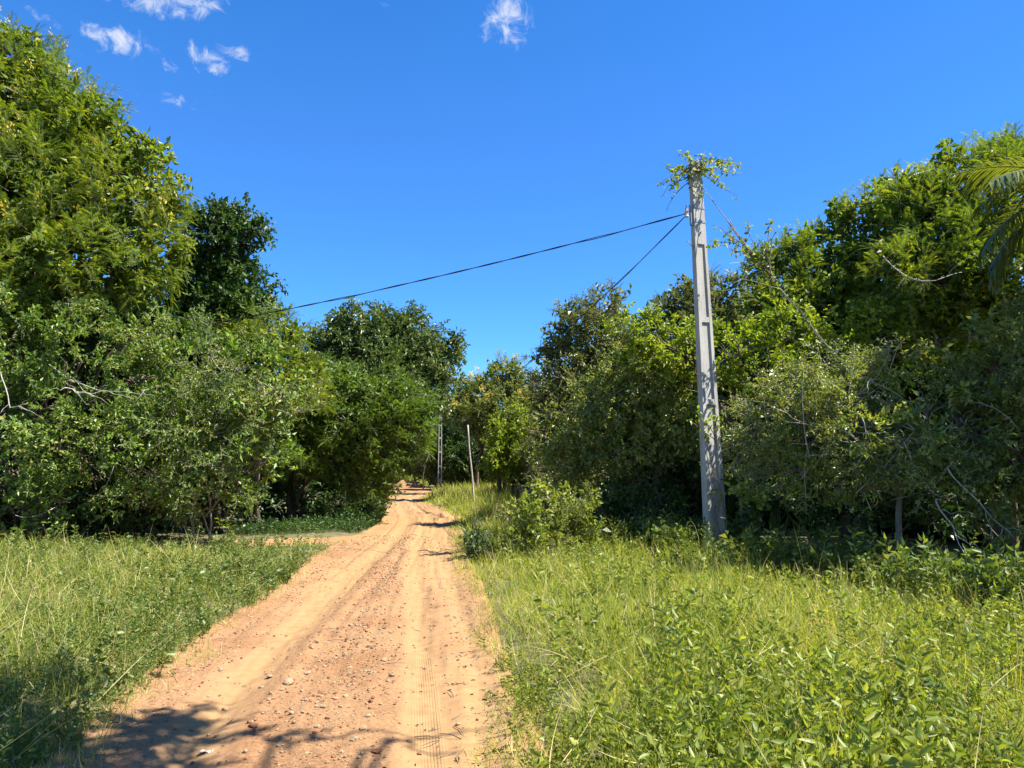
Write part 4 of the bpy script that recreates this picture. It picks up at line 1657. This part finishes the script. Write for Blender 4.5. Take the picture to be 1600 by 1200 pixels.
m = Mesh()
pts = sample([(2.0, 5, 130), (5, 8, 100), (8, 12, 50), (12, 18, 34), (18, 30, 12)], 1, rg)
wm = wmask(pts[:, 0], pts[:, 1])
k = (rg.random(len(pts)) < .16 + 1.0 * smooth(-.1, .5, wm)) & (pts[:, 2] > -.02)
pts = pts[k]
lay_weeds(m, pts, rg, rg.uniform(.42, 1.05, len(pts)) * (.6 + .5 * smooth(.0, 1.0, pts[:, 2])), [.34, .40, .22, .04])
pt2 = sample([(3.2, 6, 4), (6, 12, 2.5)], 1, rg)
pt2 = pt2[pt2[:, 2] > .5]
lay_weeds(m, pt2, rg, rg.uniform(.9, 1.25, len(pt2)), [.6, .3, .1, .0])
tag(m.build("weeds", [MAT['weed'], MAT['weed']], smooth=True), "leafy green weeds crowding the right verge", "weeds", kind="stuff")
m = Mesh()
pts = sample([(2.0, 5, 190), (5, 8, 150), (8, 12, 85), (12, 16, 60)], -1, rg)
k = (rg.random(len(pts)) < .35 + .5 * smooth(-.3, .4, n3(pts * np.array((1, 1, 0)), .8, 4.0))) & (pts[:, 2] > .0)
k &= ~((pts[:, 1] > 12.3) & (pts[:, 0] > -7.6) & (rg.random(len(pts)) < .5))
pts = pts[k]
lay_weeds(m, pts, rg, rg.uniform(.5, 1.1, len(pts)) * (.7 + .5 * smooth(8, 13, pts[:, 1])), [.22, .34, .38, .06])
tag(m.build("weeds", [MAT['weedd'], MAT['weedd']], smooth=True), "low leafy weeds among the left verge grass", "weeds", kind="stuff")

# ground cover along the foot of both woods, darker leaves standing for shade
m = Mesh()
n = 2600
x = rg.uniform(2.6, 11.0, n)
y = right_edge(x) + np.abs(rg.normal(size=n)) * 1.5 - .25
k = road_dist(x, y) > .4
k &= ~((np.abs(x - .265 * y) < .5) & (y < 14.3) & (rg.random(n) < .85))
pts = np.stack((x[k], y[k], 1 + 0 * x[k]), -1)
lay_weeds(m, pts, rg, rg.uniform(.6, 1.9, len(pts)), [.28, .42, .2, .10])
n = 500
x = rg.uniform(.6, 4.4, n)
y = 15.0 + rg.normal(size=n) * .6
pts = np.stack((x, y, 1 + 0 * x), -1)
lay_weeds(m, pts, rg, rg.uniform(.8, 1.7, len(pts)), [.25, .35, .1, .30])
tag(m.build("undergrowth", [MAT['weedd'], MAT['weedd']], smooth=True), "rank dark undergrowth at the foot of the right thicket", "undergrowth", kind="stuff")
m = Mesh()
n = 2600
x = rg.uniform(-14, -3.9, n)
y = np.where(x < -6.6, left_edge(x) + .2 + np.abs(rg.normal(size=n)) * .8, side_hi(x) + .5 + np.abs(rg.normal(size=n)) * 1.6)
k = road_dist(x, y) > .15
pts = np.stack((x[k], y[k], 1 + 0 * x[k]), -1)
lay_weeds(m, pts, rg, rg.uniform(.4, 1.0, len(pts)), [.3, .35, .15, .20])
n = 500
y = rg.uniform(21, 44, n)
x = xl(y) - .1 - np.abs(rg.normal(size=n)) * .5
pts = np.stack((x, y, 1 + 0 * x), -1)
lay_weeds(m, pts, rg, rg.uniform(.8, 2.0, n), [.3, .4, .1, .2])
tag(m.build("undergrowth", [MAT['dark'], MAT['dark']], smooth=True), "rank dark undergrowth along the foot of the left wood", "undergrowth", kind="stuff")  # dark leaf colour stands in for the overhanging canopy's shade

# seed heads of tall grass on the far right verge
m = Mesh()
n = 170
y = rg.uniform(15.5, 44, n)
x = xr(y) + .3 + rg.random(n) * (1.2 + .05 * y)
hh = rg.uniform(.4, .8, n)
for q in range(n):
    b0 = np.array((x[q], y[q], 0))
    e = b0 + np.array((rg.normal() * .12, rg.normal() * .12, hh[q]))
    m.tube([b0, (b0 + e) / 2, e], [.003, .003, .002], 3)
    m.tube([e - np.array((0, 0, .12)), e - np.array((0, 0, .05)), e + np.array((.01, 0, .05))], [.004, .009, .002], 4)
tag(m.build("grass", MAT['straw']), "tall seeding grass stalks on the far right verge", "grass", kind="stuff")

# ================================================================== single plants that stand out
def herb(name, label, px, py, Hh, nl, L, Wd, mat, seed, cat="plant", lean=(0, 0), branches=1, kind='leaf', group=None, base=None):
    r = np.random.default_rng(seed)
    g = G(px, py) if base is None else np.array(base, float)
    g[2] = float(gz(g[:1], g[1:2])[0]) - .02
    root = empty(name, g, label, cat, group)
    st, lf = Mesh(), Mesh()
    one = Proto()
    if kind == 'fern':
        compound(one, (0, 0, 0), (1, 0, .1), 1.0, 12, .34, 0, .3)
    else:
        leaf_near(one, (0, 0, 0), (1, 0, 0), 1.0, Wd / L, .25)
    one = one.arr()
    for b in range(branches):
        e = g + np.array((lean[0] + r.normal() * .12 * (branches > 1) * 1.5, lean[1] + r.normal() * .12, Hh * r.uniform(.8, 1.0)))
        path = wiggle(bez(g, g + (e - g) * .5 + np.array((0, 0, .1 * Hh)), e, 9), .02, seed + b)
        st.tube(path, np.linspace(.008, .003, 9), 5)
        k = nl // branches
        f = r.uniform(.25, 1, k) * 7.99
        i_ = f.astype(int)
        o = path[i_] + (path[i_ + 1] - path[i_]) * (f - i_)[:, None]
        a = np.arange(k) * 2.4 + r.normal(size=k) * .3
        d = np.stack((np.cos(a), np.sin(a), r.uniform(-.1, .6, k)), -1)
        lf.stamp(one, o, d, L * r.uniform(.65, 1.15, k), r.uniform(-.4, .4, k))
    st.build("stem", MAT['twig'], root, smooth=True)
    lf.build("leaves", MAT[mat], root, smooth=True)
    return root


herb("tall_weed", "tall single weed stalk against the dark hollow at left", 88, 866, .75, 26, .085, .045, 'weed', 1, lean=(-.1, .1))
herb("sapling", "pale green sapling at the mouth of the dirt spur", 360, 846, .62, 40, .12, .06, 'lime', 2, branches=3)
herb("tall_weed", "thin weed with pale leaf tips left of the sapling", 190, 862, .5, 18, .09, .05, 'weed', 3)
herb("fern_leaved_plant", "feathery compound-leaved seedling left of the tall pole's foot", 1050, 842, .75, 9, .5, .1, 'featherg', 4, kind='fern')
herb("broad_leaved_weed", "bright broad-leaved weed in front of the lichened trunk", 1462, 930, .42, 16, .16, .085, 'lime', 5, branches=2)
herb("broad_leaved_weed", "tall upright broad-leaved weed near the right edge of the thicket", 1546, 950, .66, 30, .14, .07, 'weed', 6, branches=2)
herb("broad_leaved_weed", "leafy weed clump against the tall pole's foot", 1165, 880, .40, 46, .09, .05, 'lime', 7, branches=4)
herb("broad_leaved_weed", "dark big-leaved weed low in the near right corner", 1500, 1140, .34, 16, .12, .075, 'dark', 8, branches=2)
herb("broad_leaved_weed", "weed with long drooping leaves in the middle of the right verge", 1150, 1080, .30, 18, .15, .035, 'weed', 9)
herb("broad_leaved_weed", "small dark-leaved weed sprawling onto the dirt at the right verge", 778, 1094, .14, 9, .055, .03, 'dark', 10, lean=(-.06, 0))


def strap_plant(label, px, py, Hh, nl, seed):
    r = np.random.default_rng(seed)
    g = G(px, py)
    g[2] = float(gz(g[:1], g[1:2])[0]) - .02
    m = Mesh()
    a = r.uniform(0, 6.283, nl)
    t = np.abs(r.normal(size=nl)) * .38 + .05
    d = np.stack((np.cos(a) * np.sin(t), np.sin(a) * np.sin(t), np.cos(t)), -1)
    s = Hh * r.uniform(.6, 1.1, nl)
    v = r.integers(0, 3, nl)
    for q in range(3):
        k = v == q
        m.stamp(BL[q], np.tile(g, (k.sum(), 1)) + r.normal(size=(k.sum(), 3)) * np.array((.06, .06, 0)), d[k], np.stack((s[k], np.full(k.sum(), .036), s[k]), -1), r.uniform(-3, 3, k.sum()))
    return tag(m.build("strap_leaved_plant", MAT['olive']), label, "plant")


strap_plant("spiky strap-leaved clump between the tall pole and the lichened trunk", 1282, 862, 1.15, 30, 1)
strap_plant("spiky strap-leaved clump left of the tall pole", 1036, 856, .85, 24, 2)
strap_plant("spiky strap-leaved clump under the right thicket, nearest the pole", 1215, 858, .95, 22, 3)

GB = "bushes on the verges"
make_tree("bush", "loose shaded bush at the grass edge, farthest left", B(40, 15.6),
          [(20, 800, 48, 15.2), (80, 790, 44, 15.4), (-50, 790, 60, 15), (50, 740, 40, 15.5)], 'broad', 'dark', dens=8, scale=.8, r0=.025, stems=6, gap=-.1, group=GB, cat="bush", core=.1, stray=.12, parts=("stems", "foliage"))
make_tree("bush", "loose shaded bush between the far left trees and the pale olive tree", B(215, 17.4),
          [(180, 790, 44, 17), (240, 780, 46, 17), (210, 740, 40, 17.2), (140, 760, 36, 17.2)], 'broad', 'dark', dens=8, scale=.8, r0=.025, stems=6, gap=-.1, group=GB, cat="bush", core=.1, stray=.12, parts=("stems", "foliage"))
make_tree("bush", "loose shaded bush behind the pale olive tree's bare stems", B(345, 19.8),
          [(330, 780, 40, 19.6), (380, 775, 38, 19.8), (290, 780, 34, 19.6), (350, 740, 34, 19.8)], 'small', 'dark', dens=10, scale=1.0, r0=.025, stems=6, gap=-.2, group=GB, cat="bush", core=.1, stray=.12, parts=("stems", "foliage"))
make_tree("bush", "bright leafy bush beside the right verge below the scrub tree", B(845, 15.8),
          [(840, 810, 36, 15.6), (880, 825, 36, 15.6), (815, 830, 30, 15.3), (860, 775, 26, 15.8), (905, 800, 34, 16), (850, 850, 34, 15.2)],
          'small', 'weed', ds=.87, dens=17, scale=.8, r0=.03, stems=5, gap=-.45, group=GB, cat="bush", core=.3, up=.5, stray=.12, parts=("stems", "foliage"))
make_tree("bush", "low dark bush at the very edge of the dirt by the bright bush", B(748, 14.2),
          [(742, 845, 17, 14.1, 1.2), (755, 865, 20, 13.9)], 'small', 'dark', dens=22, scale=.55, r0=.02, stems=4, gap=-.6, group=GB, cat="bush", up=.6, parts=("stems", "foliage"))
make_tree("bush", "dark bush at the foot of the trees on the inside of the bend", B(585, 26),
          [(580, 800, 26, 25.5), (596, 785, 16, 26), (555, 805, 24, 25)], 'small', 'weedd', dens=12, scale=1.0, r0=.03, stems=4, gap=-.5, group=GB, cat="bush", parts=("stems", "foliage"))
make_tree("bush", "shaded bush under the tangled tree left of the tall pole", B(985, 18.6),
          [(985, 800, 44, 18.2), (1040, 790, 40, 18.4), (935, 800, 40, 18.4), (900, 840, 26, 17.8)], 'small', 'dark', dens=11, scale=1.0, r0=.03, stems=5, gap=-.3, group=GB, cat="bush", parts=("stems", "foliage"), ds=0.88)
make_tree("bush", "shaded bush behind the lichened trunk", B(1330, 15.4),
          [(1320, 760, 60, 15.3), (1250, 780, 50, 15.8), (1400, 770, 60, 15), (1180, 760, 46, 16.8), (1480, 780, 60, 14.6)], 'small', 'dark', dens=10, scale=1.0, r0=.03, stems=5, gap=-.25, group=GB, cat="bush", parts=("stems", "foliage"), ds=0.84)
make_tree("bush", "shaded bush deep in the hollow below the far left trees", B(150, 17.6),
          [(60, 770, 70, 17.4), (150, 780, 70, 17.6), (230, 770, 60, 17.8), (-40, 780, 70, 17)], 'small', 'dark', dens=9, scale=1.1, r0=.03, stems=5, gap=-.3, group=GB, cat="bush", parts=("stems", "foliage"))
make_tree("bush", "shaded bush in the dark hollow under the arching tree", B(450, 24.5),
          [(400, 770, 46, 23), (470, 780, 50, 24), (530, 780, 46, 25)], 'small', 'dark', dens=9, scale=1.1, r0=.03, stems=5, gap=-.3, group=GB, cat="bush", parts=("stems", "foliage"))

# ================================================================== stones and litter
def rock_mesh(name, seed, sub, mat, flat=.6):
    r = np.random.default_rng(seed)
    bm = bmesh.new()
    bmesh.ops.create_icosphere(bm, subdivisions=sub, radius=1)
    ax = norm(r.normal(size=(7, 3)))
    cut = r.uniform(.55, .95, 7)
    for v in bm.verts:
        p = np.array(v.co)
        for a, c in zip(ax, cut):
            t = p @ a
            if t > c:
                p = p - a * (t - c)
        p = p * (1 + .08 * n3(p, 1.9, seed))
        v.co = (p[0], p[1] * .78, p[2] * flat)
    me = bpy.data.meshes.new(name)
    bm.to_mesh(me)
    bm.free()
    me.materials.append(mat)
    return me


def rock_proto(seed):
    me = rock_mesh("tmp", seed, 1, MAT['stone'])
    v = np.array([x.co[:] for x in me.vertices])
    li = np.array([l.vertex_index for l in me.loops])
    sz = np.array([len(p.vertices) for p in me.polygons])
    bpy.data.meshes.remove(me)
    return v, li, sz, np.zeros(len(sz), int)


RPR = [rock_proto(s) for s in range(4)]
m = Mesh()
n = 20000
y = 3.2 + 16 * rg.random(n) ** 1.6
u = rg.random(n)
xm = np.interp(y, *RED)
x = xl(y) + .05 + (xr(y) - xl(y) - .1) * u
lt, rt = np.abs(x - np.interp(y, *TL)), np.abs(x - np.interp(y, *TR))
pk = .16 + .95 * np.exp(-((x - xm) / .42) ** 2) + .35 * np.exp(-(x - xl(y) - .25) ** 2 / .05)
pk *= (1 - .93 * np.exp(-(lt / .24) ** 2)) * (1 - .95 * np.exp(-(rt / .17) ** 2))
pk *= .5 + .5 * smooth(-.4, .5, n3(np.stack((x, y, 0 * x), -1), 1.6, 2.))
k = rg.random(n) < pk
x, y = x[k], y[k]
n = len(x)
s = .0030 + .0150 * rg.random(n) ** 5 + .00055 * y
pos = np.stack((x, y, road_z(x, y) + s * .18), -1)
az = rg.uniform(0, 6.283, n)
mt = (rg.random(n) < .45).astype(int)
va = rg.integers(0, 4, n)
for v in range(4):
    k = va == v
    m.stamp(RPR[v], pos[k], np.stack((np.cos(az[k]), np.sin(az[k]), rg.normal(size=k.sum()) * .15), -1), s[k], rg.uniform(-.5, .5, k.sum()), mat=mt[k])
tag(m.build("gravel", [MAT['stone'], MAT['stoner']]), "loose gravel strewn along the middle of the dirt road", "gravel", kind="stuff")

SM = [rock_mesh("stone", 20 + q, 2, MAT['stone']) for q in range(3)]
SMR = [rock_mesh("stone", 30 + q, 2, MAT['stoner']) for q in range(2)]
GS = "loose stones on the dirt road"
small_l = "small pale stone lying loose on the dirt road"
STN = [(450, 1082, .052, 0, "flat pale stone casting a dark shadow, biggest on the middle of the road"), (480, 1057, .030, 0, small_l), (421, 1064, .030, 0, small_l), (408, 1076, .026, 0, small_l),
       (588, 1186, .034, 1, "dark rounded stone beside the tyre print at the bottom edge"), (567, 1150, .032, 0, small_l), (600, 1040, .030, 0, small_l), (548, 985, .034, 0, small_l),
       (574, 1132, .026, 0, small_l), (716, 1137, .024, 0, small_l), (345, 1050, .034, 0, "pale stone lying alone in the left wheel track"), (352, 1106, .028, 0, small_l), (553, 1168, .030, 0, small_l),
       (612, 1066, .030, 0, small_l), (624, 990, .030, 0, small_l), (610, 1000, .026, 0, small_l), (577, 1020, .028, 0, small_l), (395, 1150, .034, 1, "reddish stone lying in the shade on the near road"),
       (440, 1093, .022, 0, small_l), (505, 1120, .026, 0, small_l), (496, 1150, .024, 0, small_l), (590, 930, .034, 0, small_l), (600, 905, .036, 0, small_l), (455, 1130, .024, 0, small_l), (640, 1160, .022, 0, small_l), (540, 1100, .026, 0, small_l)]
for q, (px, py, s, red, lab) in enumerate(STN):
    g = G(px, py)
    o = bpy.data.objects.new("stone", (SMR[q % 2] if red else SM[q % 3]))
    C.objects.link(o)
    o.location = (g[0], g[1], float(road_z(g[:1], g[1:2])[0]) + s * .22)
    o.scale = (s, s * random.uniform(.8, 1.1), s * random.uniform(.7, 1.0))
    o.rotation_euler = (random.uniform(-.2, .2), random.uniform(-.2, .2), random.uniform(0, 6.28))
    tag(o, lab, "stone", GS)

RB = [rock_mesh("rubble_stone", 50 + q, 2, MAT['rubble'], .8) for q in range(3)]
for q, (px, py, s, lab) in enumerate(((752, 769, .42, "largest pale rubble stone beside the far concrete pole"), (690, 770, .30, "pale rubble stone touching the far concrete pole's foot"), (770, 771, .26, "pale rubble stone nearest the wooden post"), (735, 772, .22, "small rubble stone between the pole and the largest rubble stone"), (716, 771, .20, "smallest rubble stone right of the far pole's foot"))):
    o = bpy.data.objects.new("rubble_stone", RB[q % 3])
    C.objects.link(o)
    g = np.array((*B(px, 52), 0))
    o.location = (g[0], g[1], s * .35)
    o.scale = (s, s, s * .9)
    o.rotation_euler = (.1 * q, .2, q * 1.3)
    tag(o, lab, "stone", "rubble stones by the far pole")

# heap of orange earth where the road is lost to view
bx, by = np.meshgrid(np.linspace(-1, 1, 40), np.linspace(-1, 1, 30))
bx, by = bx.ravel(), by.ravel()
q = np.stack((bx * 1.6, by * 1.3, 0 * bx), -1)
hz = .62 * np.maximum(0, 1 - bx ** 2 - by ** 2) ** .8 * (1 + .35 * n3(q, 2.0)) - .06
m = Mesh()
g = np.array((*B(640, 72), 0))
i = (np.arange(29)[:, None] * 40 + np.arange(39)[None]).ravel()
m.raw(np.stack((g[0] + bx * 1.9, g[1] + by * 1.6, hz), -1), np.stack((i, i + 1, i + 41, i + 40), -1).ravel(), np.full(len(i), 4), np.zeros(len(i), int))
m.attr = {"sand": 0 * bx, "lat": 0 * bx, "print": 0 * bx}
tag(m.build("earth_mound", MAT['dirt'], smooth=True), "orange bank of earth at the far bend", "bank", kind="structure")

# dead leaves and bits of twig on the bare soil
m = Mesh()
one = Proto()
leaf_near(one, (0, 0, 0), (1, 0, 0), .05, .022, .2, .3)
one = one.arr()
n = 420
y = 3.6 + 12 * rg.random(n) ** 1.5
sd_ = rg.random(n) < .55
x = np.where(sd_, xr(y) - np.abs(rg.normal(size=n)) * .28, xl(y) + rg.random(n) * (xr(y) - xl(y)))
az = rg.uniform(0, 6.28, n)
m.stamp(one, np.stack((x, y, road_z(x, y) + .006), -1), np.stack((np.cos(az), np.sin(az), rg.uniform(-.05, .3, n)), -1), rg.uniform(.3, .85, n), rg.uniform(-1, 1, n))
for q in range(70):
    yy = 3.8 + 8 * rg.random() ** 1.5
    xx = float(xr(np.array(yy))) - abs(rg.normal()) * .35 if q % 3 else float(xl(np.array(yy))) + rg.random() * 2.3
    zz = float(road_z(np.array([xx]), np.array([yy]))[0])
    a = rg.uniform(0, 6.28)
    l_ = rg.uniform(.05, .2)
    m.tube([(xx, yy, zz + .004), (xx + l_ * .5 * math.cos(a) + .01, yy + l_ * .5 * math.sin(a), zz + .014), (xx + l_ * math.cos(a), yy + l_ * math.sin(a), zz + .006)], [.003, .003, .0015], 3)
tag(m.build("leaf_litter", MAT['bark']), "dead leaves and twigs scattered on the dirt", "leaf litter", kind="stuff")

# crumpled pale scraps
def scrap(label, px, py, s, seed, on_road):
    r = np.random.default_rng(seed)
    g = G(px, py)
    k = 12
    a, b = np.meshgrid(np.linspace(-1, 1, k), np.linspace(-.7, .7, k))
    a, b = a.ravel(), b.ravel()
    q = np.stack((a, b, 0 * a), -1)
    zz = .35 + .30 * n3(q, 2.2, seed) + .14 * n3(q, 5.0, seed)
    z0 = float(road_z(g[:1], g[1:2])[0]) if on_road else float(gz(g[:1], g[1:2])[0])
    V = np.stack((g[0] + a * s + .2 * s * n3(q, 1.7), g[1] + b * s + .2 * s * n3(q, 1.9, 2.), z0 + zz * s * .6), -1)
    i = (np.arange(k - 1)[:, None] * k + np.arange(k - 1)[None]).ravel()
    m = Mesh()
    m.raw(V, np.stack((i, i + 1, i + k + 1, i + k), -1).ravel(), np.full(len(i), 4), np.zeros(len(i), int))
    o = m.build("crumpled_scrap", MAT['scrap'], smooth=True)
    md = o.modifiers.new("thick", 'SOLIDIFY')
    md.thickness = .002
    return tag(o, label, "litter")


scrap("crumpled white scrap at the edge of the left verge grass", 236, 1062, .07, 3, False)
scrap("flat whitish scrap in the shade on the near road", 322, 1178, .036, 5, True)
